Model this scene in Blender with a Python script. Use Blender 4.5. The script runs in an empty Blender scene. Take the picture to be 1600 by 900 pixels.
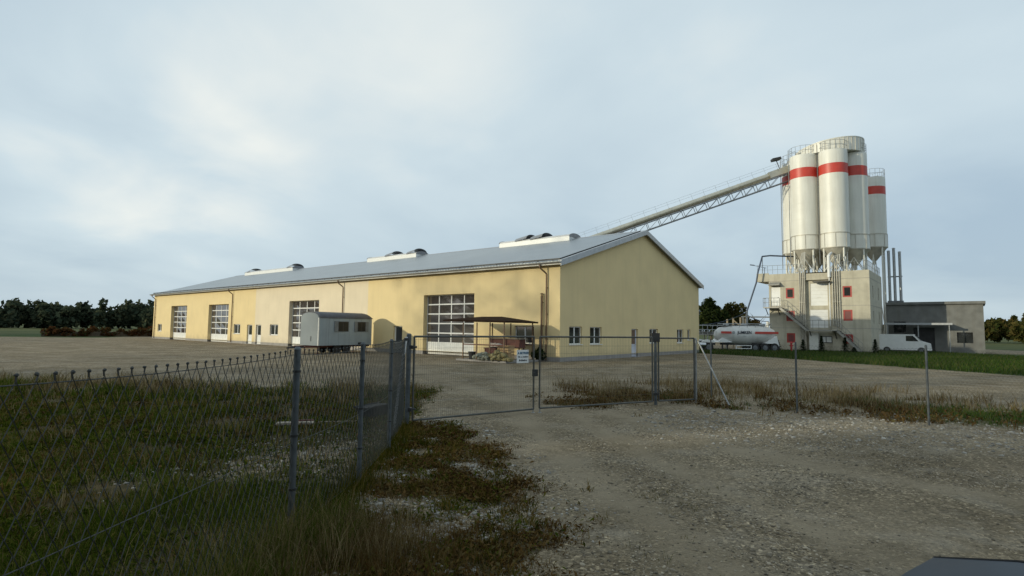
import bpy, math, random
import numpy as np
from mathutils import Vector, Matrix
random.seed(7)
RNG = np.random.default_rng(7)
S = bpy.context.scene
COL = S.collection
PI = math.pi
R = math.radians

# ------------------------------------------------------------------ materials
def mat(name, col, rough=.6, metal=0., var=.12, scale=3., bump=0., bscale=None, col2=None, spec=.5, stain=0., stain_col=(.12,.10,.07), island=0., streak=False, splash=0.):
    m = bpy.data.materials.new(name); m.use_nodes = True
    nt = m.node_tree; N = nt.nodes; L = nt.links
    b = N['Principled BSDF']
    b.inputs['Roughness'].default_value = rough; b.inputs['Metallic'].default_value = metal
    b.inputs['Specular IOR Level'].default_value = spec
    tc = N.new('ShaderNodeTexCoord')
    no = N.new('ShaderNodeTexNoise'); no.inputs['Scale'].default_value = scale; no.inputs['Detail'].default_value = 6
    L.new(tc.outputs['Object'], no.inputs['Vector'])
    rp = N.new('ShaderNodeValToRGB')
    c2 = col2 or tuple(min(1, c*(1+var)) for c in col); c1 = tuple(c*(1-var) for c in col)
    rp.color_ramp.elements[0].position = .3; rp.color_ramp.elements[1].position = .7
    rp.color_ramp.elements[0].color = (*c1, 1); rp.color_ramp.elements[1].color = (*c2, 1)
    L.new(no.outputs['Fac'], rp.inputs['Fac'])
    out = rp.outputs['Color']
    if stain > 0:
        mp = N.new('ShaderNodeMapping'); mp.inputs['Scale'].default_value = (2.2, 2.2, .18) if streak else (.5, .5, .5)
        L.new(tc.outputs['Object'], mp.inputs['Vector'])
        n2 = N.new('ShaderNodeTexNoise'); n2.inputs['Scale'].default_value = 1.; n2.inputs['Detail'].default_value = 8; n2.inputs['Roughness'].default_value = .65
        L.new(mp.outputs['Vector'], n2.inputs['Vector'])
        r2 = N.new('ShaderNodeMapRange'); r2.inputs['From Min'].default_value = .48; r2.inputs['From Max'].default_value = .8; r2.inputs['To Max'].default_value = stain
        L.new(n2.outputs['Fac'], r2.inputs['Value'])
        mx = N.new('ShaderNodeMixRGB'); mx.inputs['Color2'].default_value = (*stain_col, 1)
        L.new(r2.outputs['Result'], mx.inputs['Fac']); L.new(out, mx.inputs['Color1']); out = mx.outputs['Color']
    if splash > 0:      # mud splashed up the lowest metre of a wall
        sp = N.new('ShaderNodeSeparateXYZ'); L.new(tc.outputs['Object'], sp.inputs[0])
        n3 = N.new('ShaderNodeTexNoise'); n3.inputs['Scale'].default_value = 1.3; n3.inputs['Detail'].default_value = 8; n3.inputs['Roughness'].default_value = .7
        L.new(tc.outputs['Object'], n3.inputs['Vector'])
        ma = N.new('ShaderNodeMath'); ma.operation = 'MULTIPLY_ADD'; ma.inputs[1].default_value = 1.6; L.new(n3.outputs['Fac'], ma.inputs[0])
        iv = N.new('ShaderNodeMath'); iv.operation = 'MULTIPLY_ADD'; iv.inputs[1].default_value = -.75; iv.inputs[2].default_value = .0; L.new(sp.outputs['Z'], iv.inputs[0]); L.new(iv.outputs[0], ma.inputs[2])
        mr3 = N.new('ShaderNodeMapRange'); mr3.inputs['From Min'].default_value = .05; mr3.inputs['From Max'].default_value = .75; mr3.inputs['To Max'].default_value = splash; L.new(ma.outputs[0], mr3.inputs['Value'])
        m3 = N.new('ShaderNodeMixRGB'); m3.inputs['Color2'].default_value = (.22,.19,.14,1); L.new(mr3.outputs['Result'], m3.inputs['Fac']); L.new(out, m3.inputs['Color1']); out = m3.outputs['Color']
    if island > 0:
        g = N.new('ShaderNodeNewGeometry'); hs = N.new('ShaderNodeHueSaturation')
        mr = N.new('ShaderNodeMapRange'); mr.inputs['To Min'].default_value = 1-island; mr.inputs['To Max'].default_value = 1+island
        L.new(g.outputs['Random Per Island'], mr.inputs['Value']); L.new(mr.outputs['Result'], hs.inputs['Value'])
        L.new(out, hs.inputs['Color']); out = hs.outputs['Color']
    L.new(out, b.inputs['Base Color'])
    if bump > 0:
        nb = N.new('ShaderNodeTexNoise'); nb.inputs['Scale'].default_value = bscale or scale*6; nb.inputs['Detail'].default_value = 6
        L.new(tc.outputs['Object'], nb.inputs['Vector'])
        bp = N.new('ShaderNodeBump'); bp.inputs['Strength'].default_value = bump; bp.inputs['Distance'].default_value = .02
        L.new(nb.outputs['Fac'], bp.inputs['Height']); L.new(bp.outputs['Normal'], b.inputs['Normal'])
    return m

def leafmat(name, cols, trans=.35):
    """foliage: colour picked per blade or leaf, some light passes through"""
    m = bpy.data.materials.new(name); m.use_nodes = True
    nt = m.node_tree; N = nt.nodes; L = nt.links
    N.remove(N['Principled BSDF']); o = N['Material Output']
    g = N.new('ShaderNodeNewGeometry'); rp = N.new('ShaderNodeValToRGB')
    while len(rp.color_ramp.elements) < len(cols): rp.color_ramp.elements.new(.5)
    for i, c in enumerate(cols):
        rp.color_ramp.elements[i].position = i/(len(cols)-1); rp.color_ramp.elements[i].color = (*c, 1)
    no = N.new('ShaderNodeTexNoise'); no.inputs['Scale'].default_value = .7; no.inputs['Detail'].default_value = 3
    L.new(g.outputs['Position'], no.inputs['Vector'])
    md = N.new('ShaderNodeMath'); md.operation = 'MULTIPLY_ADD'; md.inputs[1].default_value = 1.3; md.inputs[2].default_value = -.65
    L.new(no.outputs['Fac'], md.inputs[0])
    ad = N.new('ShaderNodeMath'); ad.operation = 'ADD'; ad.use_clamp = True
    L.new(g.outputs['Random Per Island'], ad.inputs[0]); L.new(md.outputs[0], ad.inputs[1]); L.new(ad.outputs[0], rp.inputs['Fac'])
    d = N.new('ShaderNodeBsdfDiffuse'); t = N.new('ShaderNodeBsdfTranslucent'); mx = N.new('ShaderNodeMixShader')
    mx.inputs[0].default_value = trans
    L.new(rp.outputs[0], d.inputs[0]); L.new(rp.outputs[0], t.inputs[0]); L.new(d.outputs[0], mx.inputs[1]); L.new(t.outputs[0], mx.inputs[2])
    L.new(mx.outputs[0], o.inputs[0])
    return m

M = {}
M['yellow'] = mat('yellow_render', (.77,.61,.33), .85, var=.05, scale=.5, bump=.15, bscale=60, stain=.17, stain_col=(.42,.34,.20), streak=True, splash=.32)
M['cream'] = mat('cream_render', (.74,.635,.465), .85, var=.05, scale=.5, bump=.15, bscale=60, stain=.17, stain_col=(.45,.38,.28), streak=True, splash=.32)
M['plinth'] = mat('concrete_plinth', (.30,.28,.26), .9, var=.15, scale=2, bump=.3)
M['concrete'] = mat('board_marked_concrete', (.50,.46,.36), .85, var=.12, scale=1.1, bump=.3, bscale=14, stain=.6, stain_col=(.25,.22,.16), streak=True, splash=.4)
M['silo'] = mat('silo_paint', (.745,.73,.665), .45, var=.05, scale=.6, stain=.5, stain_col=(.52,.48,.39), streak=True)
M['silo_red'] = mat('silo_red_band', (.55,.055,.035), .45, var=.1, scale=1.5, stain=.2, stain_col=(.35,.06,.04), streak=True)
M['hopper'] = mat('hopper_steel', (.50,.47,.40), .5, .2, var=.15, scale=1.5)
M['white'] = mat('white_paint', (.78,.78,.76), .4, var=.04)
M['offwhite'] = mat('off_white_panel', (.66,.65,.60), .5, var=.06)
M['galv'] = mat('galvanised_steel', (.36,.37,.37), .45, .7, var=.2, scale=8)
M['postgreen'] = mat('weathered_steel_post', (.095,.108,.115), .55, .3, var=.3, scale=9, stain=.3, stain_col=(.10,.07,.05))
M['wire'] = mat('fence_wire', (.055,.058,.055), .6, .3, var=.2)
M['gate'] = mat('gate_tube_steel', (.11,.11,.10), .55, .5, var=.25, scale=6)
M['dark'] = mat('dark_steel', (.05,.05,.05), .5, .5, var=.2)
M['black'] = mat('black_rubber', (.02,.02,.02), .8, var=.3)
M['brown'] = mat('brown_downpipe', (.16,.10,.06), .5, .3, var=.2)
M['zinc'] = mat('zinc_trim', (.42,.43,.44), .4, .5, var=.1)
M['fascia'] = mat('grey_fascia', (.44,.43,.40), .5, .2, var=.1)
M['palepole'] = mat('pale_bare_pole', (.62,.62,.60), .5, .1, var=.15, scale=6)
M['stairs'] = mat('stair_steel', (.32,.31,.28), .55, .4, var=.15)
M['tube'] = mat('conveyor_tube_steel', (.50,.48,.40), .38, .6, var=.1, scale=1.5)
M['truss'] = mat('truss_steel', (.17,.18,.19), .5, .4, var=.2)
M['bluepipe'] = mat('blue_grey_pipe', (.07,.09,.13), .5, .3, var=.2)
M['redframe'] = mat('red_window_paint', (.38,.045,.035), .5, var=.12)
M['redpanel'] = mat('red_panel', (.17,.045,.042), .45, var=.15)
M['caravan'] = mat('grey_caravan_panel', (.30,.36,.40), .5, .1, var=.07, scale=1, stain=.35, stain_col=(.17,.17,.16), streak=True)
M['caravan_end'] = mat('caravan_end_panel', (.185,.215,.235), .5, .1, var=.06, scale=1, stain=.3, stain_col=(.22,.22,.20), streak=True)  # end wall in a darker grey than the side
M['caravan_roof'] = mat('caravan_roof_felt', (.075,.078,.09), .6, .1, var=.2)
M['shutter'] = mat('grey_shutter', (.17,.185,.19), .6, var=.15)
M['canopy'] = mat('canopy_bitumen', (.03,.017,.011), .9, var=.25, spec=.08)
M['rust'] = mat('rusty_red_panel', (.11,.035,.025), .7, var=.3, scale=5)
M['tan'] = mat('tan_crate_wood', (.45,.29,.14), .7, var=.2, scale=6)
M['sack'] = mat('pale_sack', (.58,.50,.44), .8, var=.15, scale=6)
M['stone'] = mat('rubble_stone', (.24,.25,.20), .9, var=.3, scale=5, bump=.5)
M['stone2'] = mat('ochre_rubble', (.22,.185,.085), .9, var=.3, scale=5, bump=.5)
M['wood'] = mat('weathered_wood', (.25,.21,.16), .8, var=.25, scale=6)
M['palewood'] = mat('bleached_timber', (.34,.28,.20), .8, var=.2, scale=6)
M['caravan_glass'] = mat('dull_caravan_pane', (.02,.022,.02), .35, var=.3, spec=.3)
M['tankwhite'] = mat('dusty_white_tank', (.64,.63,.60), .4, var=.08, scale=1.2, stain=.5, stain_col=(.38,.35,.30), streak=True)
M['carblue'] = mat('dark_blue_car_paint', (.016,.028,.044), .5, 0., var=.05, spec=.3)
M['truckblue'] = mat('dark_blue_truck_paint', (.02,.03,.07), .35, var=.1)
M['chrome'] = mat('polished_metal', (.6,.6,.6), .2, .9, var=.05)
M['redhyd'] = mat('hydrant_red', (.45,.03,.03), .5, var=.1)
M['bark'] = mat('bark', (.10,.075,.05), .9, var=.3, scale=5, bump=.6)
M['annex'] = mat('grey_annex_concrete', (.17,.17,.16), .85, var=.2, scale=1.2, stain=.4, streak=True)
M['textblue'] = mat('sign_blue_lettering', (.03,.12,.22), .5, var=.05)
M['textdark'] = mat('dark_lettering', (.03,.035,.05), .5, var=.05)
M['skylight'] = mat('translucent_dome', (.55,.54,.52), .25, var=.06, scale=2)
M['domegrey'] = mat('grey_dome_end', (.22,.23,.25), .3, var=.1)
M['doorbrown'] = mat('brown_door_panel', (.16,.10,.06), .5, var=.15)
M['doorwhite'] = mat('blue_white_door_panel', (.62,.64,.72), .45, var=.04)

def glass(name, col=(.03,.033,.035), rough=.04, ior=1.6):
    m = mat(name, col, rough, 0., var=.25, scale=.9, spec=.9); m.node_tree.nodes['Principled BSDF'].inputs['IOR'].default_value = ior; return m
M['glass'] = glass('dark_window_glass')
M['glass2'] = glass('brownish_door_glass', (.075,.065,.06), .05, 2.0)

# corrugated metal roof
def roofmat():
    m = mat('ribbed_metal_roof', (.30,.33,.35), .38, .45, var=.06, scale=.35, stain=.2, stain_col=(.22,.24,.25), streak=False)
    N = m.node_tree.nodes; L = m.node_tree.links
    tc = [n for n in N if n.type == 'TEX_COORD'][0]
    w = N.new('ShaderNodeTexWave'); w.wave_type = 'BANDS'; w.bands_direction = 'X'; w.inputs['Scale'].default_value = 1.05
    L.new(tc.outputs['Object'], w.inputs['Vector'])
    bp = N.new('ShaderNodeBump'); bp.inputs['Strength'].default_value = .35; bp.inputs['Distance'].default_value = .04
    L.new(w.outputs['Fac'], bp.inputs['Height']); L.new(bp.outputs['Normal'], N['Principled BSDF'].inputs['Normal'])
    return m
M['roof'] = roofmat()

# ------------------------------------------------------------------ mesh builder
class MB:
    def __init__(s): s.v = []; s.f = []
    def add(s, vs, fs):
        o = len(s.v); s.v += [tuple(v) for v in vs]; s.f += [tuple(i+o for i in f) for f in fs]; return s
    def box(s, x0, x1, y0, y1, z0, z1):
        return s.add([(x0,y0,z0),(x1,y0,z0),(x1,y1,z0),(x0,y1,z0),(x0,y0,z1),(x1,y0,z1),(x1,y1,z1),(x0,y1,z1)],
                     [(0,3,2,1),(4,5,6,7),(0,1,5,4),(1,2,6,5),(2,3,7,6),(3,0,4,7)])
    def hexa(s, b, t):   # four bottom and four top points
        return s.add(list(b)+list(t), [(0,3,2,1),(4,5,6,7),(0,1,5,4),(1,2,6,5),(2,3,7,6),(3,0,4,7)])
    def tube(s, p0, p1, r, n=8, r1=None, cap=True):
        p0 = Vector(p0); p1 = Vector(p1); d = p1-p0
        if d.length < 1e-6: return s
        d.normalize(); u = d.orthogonal().normalized(); w = d.cross(u); r1 = r if r1 is None else r1
        vs = []
        for p, q in ((p0, r), (p1, r1)):
            for i in range(n):
                a = 2*PI*i/n + PI/n; vs.append(p + u*(q*math.cos(a)) + w*(q*math.sin(a)))
        fs = [(i, (i+1) % n, n+(i+1) % n, n+i) for i in range(n)]
        if cap: fs += [tuple(range(n))[::-1], tuple(range(n, 2*n))]
        return s.add(vs, fs)
    def path(s, pts, r, n=6):
        for a, b in zip(pts, pts[1:]): s.tube(a, b, r, n)
        return s
    def beam(s, p0, p1, w, h):
        p0 = Vector(p0); p1 = Vector(p1); d = (p1-p0).normalized()
        u = Vector((0,0,1)).cross(d)
        u = Vector((1,0,0)) if u.length < 1e-4 else u.normalized()
        v = d.cross(u)
        q = [-u*w/2-v*h/2, u*w/2-v*h/2, u*w/2+v*h/2, -u*w/2+v*h/2]
        return s.add([p0+k for k in q]+[p1+k for k in q], [(0,1,2,3)[::-1],(4,5,6,7),(0,1,5,4),(1,2,6,5),(2,3,7,6),(3,0,4,7)])
    def lathe(s, prof, n=32, c=(0,0), capb=True, capt=True):
        vs = []; fs = []
        for r, z in prof:
            for i in range(n):
                a = 2*PI*i/n; vs.append((c[0]+r*math.cos(a), c[1]+r*math.sin(a), z))
        for k in range(len(prof)-1):
            for i in range(n):
                j = (i+1) % n; fs.append((k*n+i, k*n+j, (k+1)*n+j, (k+1)*n+i))
        if capb: fs.append(tuple(range(n))[::-1])
        if capt: fs.append(tuple(range((len(prof)-1)*n, len(prof)*n)))
        return s.add(vs, fs)
    def prism(s, poly, axis, a0, a1):
        """extrude a 2-D polygon along an axis: axis 'x' -> poly is (y,z); 'y' -> (x,z); 'z' -> (x,y)"""
        def mk(p, t):
            return (t, p[0], p[1]) if axis == 'x' else (p[0], t, p[1]) if axis == 'y' else (p[0], p[1], t)
        n = len(poly)
        return s.add([mk(p, a0) for p in poly]+[mk(p, a1) for p in poly],
                     [tuple(range(n))[::-1], tuple(range(n, 2*n))]+[(i, (i+1) % n, n+(i+1) % n, n+i) for i in range(n)])
    def ico(s, c, r, sq=(1,1,1), jit=.18, sub=1):
        t = (1+5**.5)/2
        V = [Vector(p).normalized() for p in [(-1,t,0),(1,t,0),(-1,-t,0),(1,-t,0),(0,-1,t),(0,1,t),(0,-1,-t),(0,1,-t),(t,0,-1),(t,0,1),(-t,0,-1),(-t,0,1)]]
        F = [(0,11,5),(0,5,1),(0,1,7),(0,7,10),(0,10,11),(1,5,9),(5,11,4),(11,10,2),(10,7,6),(7,1,8),(3,9,4),(3,4,2),(3,2,6),(3,6,8),(3,8,9),(4,9,5),(2,4,11),(6,2,10),(8,6,7),(9,8,1)]
        for _ in range(sub):
            nf = []; cache = {}
            def mid(a, b):
                k = (min(a,b), max(a,b))
                if k not in cache: V.append(((V[a]+V[b])/2).normalized()); cache[k] = len(V)-1
                return cache[k]
            for a, b, c_ in F:
                x, y, z = mid(a,b), mid(b,c_), mid(c_,a); nf += [(a,x,z),(b,y,x),(c_,z,y),(x,y,z)]
            F = nf
        return s.add([(c[0]+v.x*r*sq[0]*(1+random.uniform(-jit,jit)), c[1]+v.y*r*sq[1]*(1+random.uniform(-jit,jit)), c[2]+v.z*r*sq[2]*(1+random.uniform(-jit,jit))) for v in V], F)
    def build(s, name, m, parent=None, smooth=None):
        me = bpy.data.meshes.new(name); me.from_pydata(s.v, [], s.f); me.update()
        ms = m if isinstance(m, (list, tuple)) else [m]
        for k in ms: me.materials.append(M[k] if isinstance(k, str) else k)
        import bmesh
        bm = bmesh.new(); bm.from_mesh(me); bmesh.ops.recalc_face_normals(bm, faces=bm.faces); bm.to_mesh(me); bm.free()
        if smooth:
            me.shade_smooth(); me.set_sharp_from_angle(angle=R(smooth))
        o = bpy.data.objects.new(name, me); COL.objects.link(o)
        if parent: o.parent = parent
        return o

def tag(o, label=None, cat=None, group=None, kind=None):
    if label: o['label'] = label
    if cat: o['category'] = cat
    if group: o['group'] = group
    if kind: o['kind'] = kind
    return o
def thing(name, label, cat, loc=(0,0,0), rz=0., group=None):
    o = bpy.data.objects.new(name, None); COL.objects.link(o); o.empty_display_size = .3
    o.location = loc; o.rotation_euler = (0,0,rz)
    return tag(o, label, cat, group)
def dup(o, loc, label, rz=None):
    r = o.copy(); COL.objects.link(r); r.location = loc; r['label'] = label
    if rz is not None: r.rotation_euler = (0,0,rz)
    for ch in list(o.children):
        c = ch.copy(); COL.objects.link(c); c.parent = r
        for g in list(ch.children):
            d = g.copy(); COL.objects.link(d); d.parent = c
    return r
def arrays(name, V, F, m, smooth=False):
    """a mesh from numpy: V (n,3), F (k,3 or 4)"""
    me = bpy.data.meshes.new(name); n = F.shape[1]
    me.vertices.add(len(V)); me.vertices.foreach_set('co', np.ascontiguousarray(V, dtype=np.float32).ravel())
    me.loops.add(F.size); me.loops.foreach_set('vertex_index', np.ascontiguousarray(F, dtype=np.int32).ravel())
    me.polygons.add(len(F)); me.polygons.foreach_set('loop_start', np.arange(0, F.size, n, dtype=np.int32))
    me.update(calc_edges=True); me.validate()
    me.materials.append(M[m] if isinstance(m, str) else m)
    if smooth: me.shade_smooth()
    o = bpy.data.objects.new(name, me); COL.objects.link(o); return o
def text_mesh(name, s, size, m, parent, mtx, bold=0.):
    cu = bpy.data.curves.new(name, 'FONT'); cu.body = s; cu.size = size; cu.align_x = 'CENTER'; cu.align_y = 'CENTER'; cu.extrude = .003; cu.offset = bold
    tmp = bpy.data.objects.new(name+'_curve', cu); COL.objects.link(tmp)
    dg = bpy.context.evaluated_depsgraph_get(); me = bpy.data.meshes.new_from_object(tmp.evaluated_get(dg))
    bpy.data.objects.remove(tmp); bpy.data.curves.remove(cu)
    me.materials.clear(); me.materials.append(M[m]); me.transform(mtx)
    o = bpy.data.objects.new(name, me); COL.objects.link(o); o.parent = parent; return o
def vnoise(x, y, sc, seed=0):
    x = np.asarray(x)*sc+1000+seed*17.3; y = np.asarray(y)*sc+1000+seed*9.1
    xi = np.floor(x).astype(np.int64); yi = np.floor(y).astype(np.int64); fx = x-xi; fy = y-yi
    fx = fx*fx*(3-2*fx); fy = fy*fy*(3-2*fy)
    def h(a, b):
        k = (a*374761393 + b*668265263 + seed*1442695) & 0x7fffffff; k = ((k ^ (k >> 13))*1274126177) & 0x7fffffff
        return ((k ^ (k >> 16)) & 0xffff)/65535.
    return (h(xi,yi)*(1-fx)+h(xi+1,yi)*fx)*(1-fy)+(h(xi,yi+1)*(1-fx)+h(xi+1,yi+1)*fx)*fy
def fbm(x, y, sc, seed=0):
    return (vnoise(x,y,sc,seed)*.5+vnoise(x,y,sc*2.1,seed+1)*.27+vnoise(x,y,sc*4.3,seed+2)*.15+vnoise(x,y,sc*9,seed+3)*.08)
def sstep(a, b, x): t = np.clip((x-a)/(b-a), 0, 1); return t*t*(3-2*t)

# ------------------------------------------------------------------ camera
f_px, pitch, roll, EYE = 869.6, .07268, .01249, 2.2
cam = bpy.data.cameras.new('camera'); cam.sensor_fit = 'HORIZONTAL'; cam.sensor_width = 36; cam.lens = 36*f_px/1600
cam.clip_start = .05; cam.clip_end = 6000
co = bpy.data.objects.new('camera', cam); COL.objects.link(co); S.camera = co
fw = Vector((0, math.cos(pitch), math.sin(pitch))); up = Vector((0, -math.sin(pitch), math.cos(pitch))); rt = Vector((1,0,0))
c_, s_ = math.cos(roll), math.sin(roll)
rt, up = rt*c_+up*s_, up*c_-rt*s_
mw = Matrix.Identity(4)
for i, a_ in enumerate((rt, up, -fw)):
    for j in range(3): mw[j][i] = a_[j]
mw.translation = Vector((0,0,EYE)); co.matrix_world = mw

# ------------------------------------------------------------------ light and sky
SUN_EL = 13.0
Sx, Sy = -.93, -.367
az = math.atan2(Sx, Sy)
w = bpy.data.worlds.new('World'); S.world = w; w.use_nodes = True
nt = w.node_tree; N = nt.nodes; L = nt.links; N.clear()
out = N.new('ShaderNodeOutputWorld'); bg = N.new('ShaderNodeBackground'); bg.inputs['Strength'].default_value = .1
sky = N.new('ShaderNodeTexSky'); sky.sky_type = 'NISHITA'; sky.sun_disc = False; sky.sun_elevation = R(SUN_EL); sky.sun_rotation = az
sky.air_density = 1.0; sky.dust_density = 1.5
tc = N.new('ShaderNodeTexCoord'); sep = N.new('ShaderNodeSeparateXYZ'); L.new(tc.outputs['Generated'], sep.inputs[0])
def math_(op, a, b=None, clamp=False):
    n = N.new('ShaderNodeMath'); n.operation = op; n.use_clamp = clamp
    for i, q in enumerate((a, b)):
        if q is None: continue
        if isinstance(q, (int, float)): n.inputs[i].default_value = q
        else: L.new(q, n.inputs[i])
    return n.outputs[0]
zz = math_('ADD', math_('MAXIMUM', sep.outputs['Z'], 0.), .22)
cb = N.new('ShaderNodeCombineXYZ'); L.new(math_('DIVIDE', sep.outputs['X'], zz), cb.inputs[0]); L.new(math_('DIVIDE', sep.outputs['Y'], zz), cb.inputs[1])
def noise(scale, detail, off, rough=.5, dist=.3):
    mp = N.new('ShaderNodeMapping'); mp.inputs['Location'].default_value = off; mp.inputs['Scale'].default_value = (1., .8, 1); L.new(cb.outputs[0], mp.inputs[0])
    n = N.new('ShaderNodeTexNoise'); n.inputs['Scale'].default_value = scale; n.inputs['Detail'].default_value = detail; n.inputs['Roughness'].default_value = rough
    n.inputs['Distortion'].default_value = dist; L.new(mp.outputs[0], n.inputs['Vector']); return n.outputs['Fac']
def ramp(fac, stops):
    r = N.new('ShaderNodeValToRGB'); L.new(fac, r.inputs[0])
    while len(r.color_ramp.elements) < len(stops): r.color_ramp.elements.new(.5)
    for e, (p, c) in zip(r.color_ramp.elements, stops): e.position = p; e.color = (*c, 1)
    return r.outputs[0]
cl = math_('ADD', math_('MULTIPLY', noise(.55, 5, (3.2,1.7,0), .45, .5), .85), math_('MULTIPLY', noise(1.7, 7, (8.1,4.4,0), .5, .3), .30))
cl = math_('SUBTRACT', cl, .09)
# sky on the sun's side (left) is lighter, the east side (right) bluer and darker
cl = math_('ADD', cl, math_('MULTIPLY', sep.outputs['X'], -.08))
def glowpatch(d, k0, amt):
    v = N.new('ShaderNodeVectorMath'); v.operation = 'DOT_PRODUCT'; L.new(tc.outputs['Generated'], v.inputs[0]); v.inputs[1].default_value = Vector(d).normalized()
    mr = N.new('ShaderNodeMapRange'); mr.interpolation_type = 'SMOOTHSTEP'; mr.inputs['From Min'].default_value = k0; mr.inputs['From Max'].default_value = 1.; mr.inputs['To Max'].default_value = amt
    L.new(v.outputs['Value'], mr.inputs['Value']); return mr.outputs[0]
cl = math_('ADD', cl, math_('MULTIPLY', glowpatch((-.69,1,.305), .955, .47), math_('SUBTRACT', noise(1.5, 5, (2.2,6.1,0), .5, .6), .10)))       # brighter thin cloud low on the left
cl = math_('ADD', cl, glowpatch((-.26,1,.62), .92, .13))
cl = math_('ADD', cl, math_('MULTIPLY', math_('SUBTRACT', sep.outputs['Z'], .25), .10))
lowm = N.new('ShaderNodeMapRange'); lowm.interpolation_type = 'SMOOTHSTEP'; lowm.inputs['From Min'].default_value = .26; lowm.inputs['From Max'].default_value = .05; lowm.inputs['To Max'].default_value = -.11
L.new(sep.outputs['Z'], lowm.inputs['Value']); cl = math_('ADD', cl, lowm.outputs[0])     # bluer band of distant cloud low over the horizon
ccol = ramp(cl, [(.30,(4.3,5.55,6.65)), (.46,(5.65,6.9,7.7)), (.58,(6.6,7.8,8.4)), (.78,(9.6,9.85,9.35))])
mx = N.new('ShaderNodeMixRGB'); mx.inputs[0].default_value = .9
L.new(sky.outputs[0], mx.inputs[1]); L.new(ccol, mx.inputs[2]); L.new(mx.outputs[0], bg.inputs[0]); L.new(bg.outputs[0], out.inputs[0])
sl = bpy.data.lights.new('sun', 'SUN'); sl.energy = 2.55; sl.angle = R(.53); sl.color = (1., .93, .70)
so = bpy.data.objects.new('sun', sl); COL.objects.link(so)
Sd = Vector((Sx*math.cos(R(SUN_EL)), Sy*math.cos(R(SUN_EL)), math.sin(R(SUN_EL)))).normalized()
so.rotation_euler = Sd.to_track_quat('Z', 'Y').to_euler(); so.location = (-40,-40,40)
S.view_settings.view_transform = 'Standard'; S.view_settings.look = 'None'; S.view_settings.exposure = 0; S.view_settings.gamma = 1
S.cycles.max_bounces = 6; S.cycles.transparent_max_bounces = 8; S.cycles.caustics_reflective = False; S.cycles.caustics_refractive = False

# ------------------------------------------------------------------ frames of the hall and the tower
TH = .87935
HROT = TH + PI/2
hall_o = Vector((3.253, 37.499, 0)); tow_o = Vector((38.1, 59.1, 0))
av = Vector((math.cos(TH), math.sin(TH), 0)); bv = Vector((-math.sin(TH), math.cos(TH), 0))
def tw(u, v, z=0): return tow_o + bv*u + av*v + Vector((0,0,z))
def hl(s, d, z=0): return hall_o + bv*s + av*d + Vector((0,0,z))

# ------------------------------------------------------------------ walls with openings
def wall(mp, u0, u1, z0, z1, openings, reveal, mb=None, inset_floor=True):
    """front face u0..u1 x z0..z1 with holes; each hole gets reveals of the given depth. mp(u, depth, z)"""
    mb = mb or MB()
    us = sorted({u0, u1, *[k for o in openings for k in (o[0], o[1])]}); us = [u for u in us if u0 <= u <= u1]
    zs = sorted({z0, z1, *[k for o in openings for k in (o[2], o[3])]}); zs = [z for z in zs if z0 <= z <= z1]
    for ua, ub in zip(us, us[1:]):
        for za, zb in zip(zs, zs[1:]):
            cu, cz = (ua+ub)/2, (za+zb)/2
            if any(o[0] < cu < o[1] and o[2] < cz < o[3] for o in openings): continue
            mb.add([mp(ua,0,za), mp(ub,0,za), mp(ub,0,zb), mp(ua,0,zb)], [(0,1,2,3)])
    for a, b, c, d in openings:
        e = reveal
        for q in ([(a,0,c),(a,e,c),(a,e,d),(a,0,d)], [(b,0,c),(b,e,c),(b,e,d),(b,0,d)], [(a,0,d),(b,0,d),(b,e,d),(a,e,d)], [(a,0,c),(b,0,c),(b,e,c),(a,e,c)]):
            mb.add([mp(*p) for p in q], [(0,1,2,3)])
    return mb
def mbox(mb, mp, u0, u1, d0, d1, z0, z1):
    return mb.hexa([mp(u0,d0,z0),mp(u1,d0,z0),mp(u1,d1,z0),mp(u0,d1,z0)], [mp(u0,d0,z1),mp(u1,d0,z1),mp(u1,d1,z1),mp(u0,d1,z1)])

# ================================================================== THE HALL
HL, HW, HE, HR = 75.8, 24.7, 6.69, 10.42
hall = thing('industrial_hall', 'long yellow and cream rendered hall with grey metal roof and big glazed doors', 'building', hall_o, HROT)
F = lambda u, d, z: (u, -d, z)             # long front
G = lambda t, d, z: (d, -t, z)             # gable towards the camera
DOORS = [(7.95,13.72,.02,4.87), (29.55,35.37,.02,4.85), (50.0,55.85,.02,4.82), (63.0,68.75,.02,4.85)]
WINS = [(2.19,3.94,1.15,2.40), (37.6,39.43,1.15,2.33), (46.65,48.39,1.16,2.32), (72.15,73.75,1.15,2.22)]
PDS = [(16.4,17.6,.02,2.30), (41.45,42.7,.02,2.27), (43.6,44.9,.02,2.27)]
ops = DOORS+WINS+PDS
for nm, m, u0, u1 in (('wall','yellow',0,21.4), ('wall','cream',21.4,43.0), ('wall','yellow',43.0,HL)):
    o = wall(F, u0, u1, .30, HE, [q for q in ops if u0 <= q[0] < u1 and q[2] > .3] , .32)
    # doors reach the plinth: treat them in a second pass
    o = wall(F, u0, u1, .30, HE, [(a,b,max(c,.30),d) for a,b,c,d in ops if u0 <= a < u1], .42).build('wall', m, hall)
    if m == 'cream': o['label'] = 'cream middle section of the long wall'
pl = None
edges = sorted([(a,b) for a,b,c,d in ops if c < .3])
cur = 0.
for a, b in edges+[(HL, HL)]:
    mbox(MB(), F, cur, a, -.0, .42, -.3, .297).build('plinth', 'plinth', hall); cur = b
GW = [(1.12,2.75,1.15,2.40), (3.82,5.46,1.13,2.39), (13.45,15.11,1.10,2.32), (19.24,20.73,1.05,2.31), (21.7,22.45,1.30,2.32)]
GD = (10.19,11.31,.02,2.29)
gb = wall(G, .001, HW, .30, HE, [(a,b,max(c,.3),d) for a,b,c,d in GW+[GD]], .3)
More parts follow.
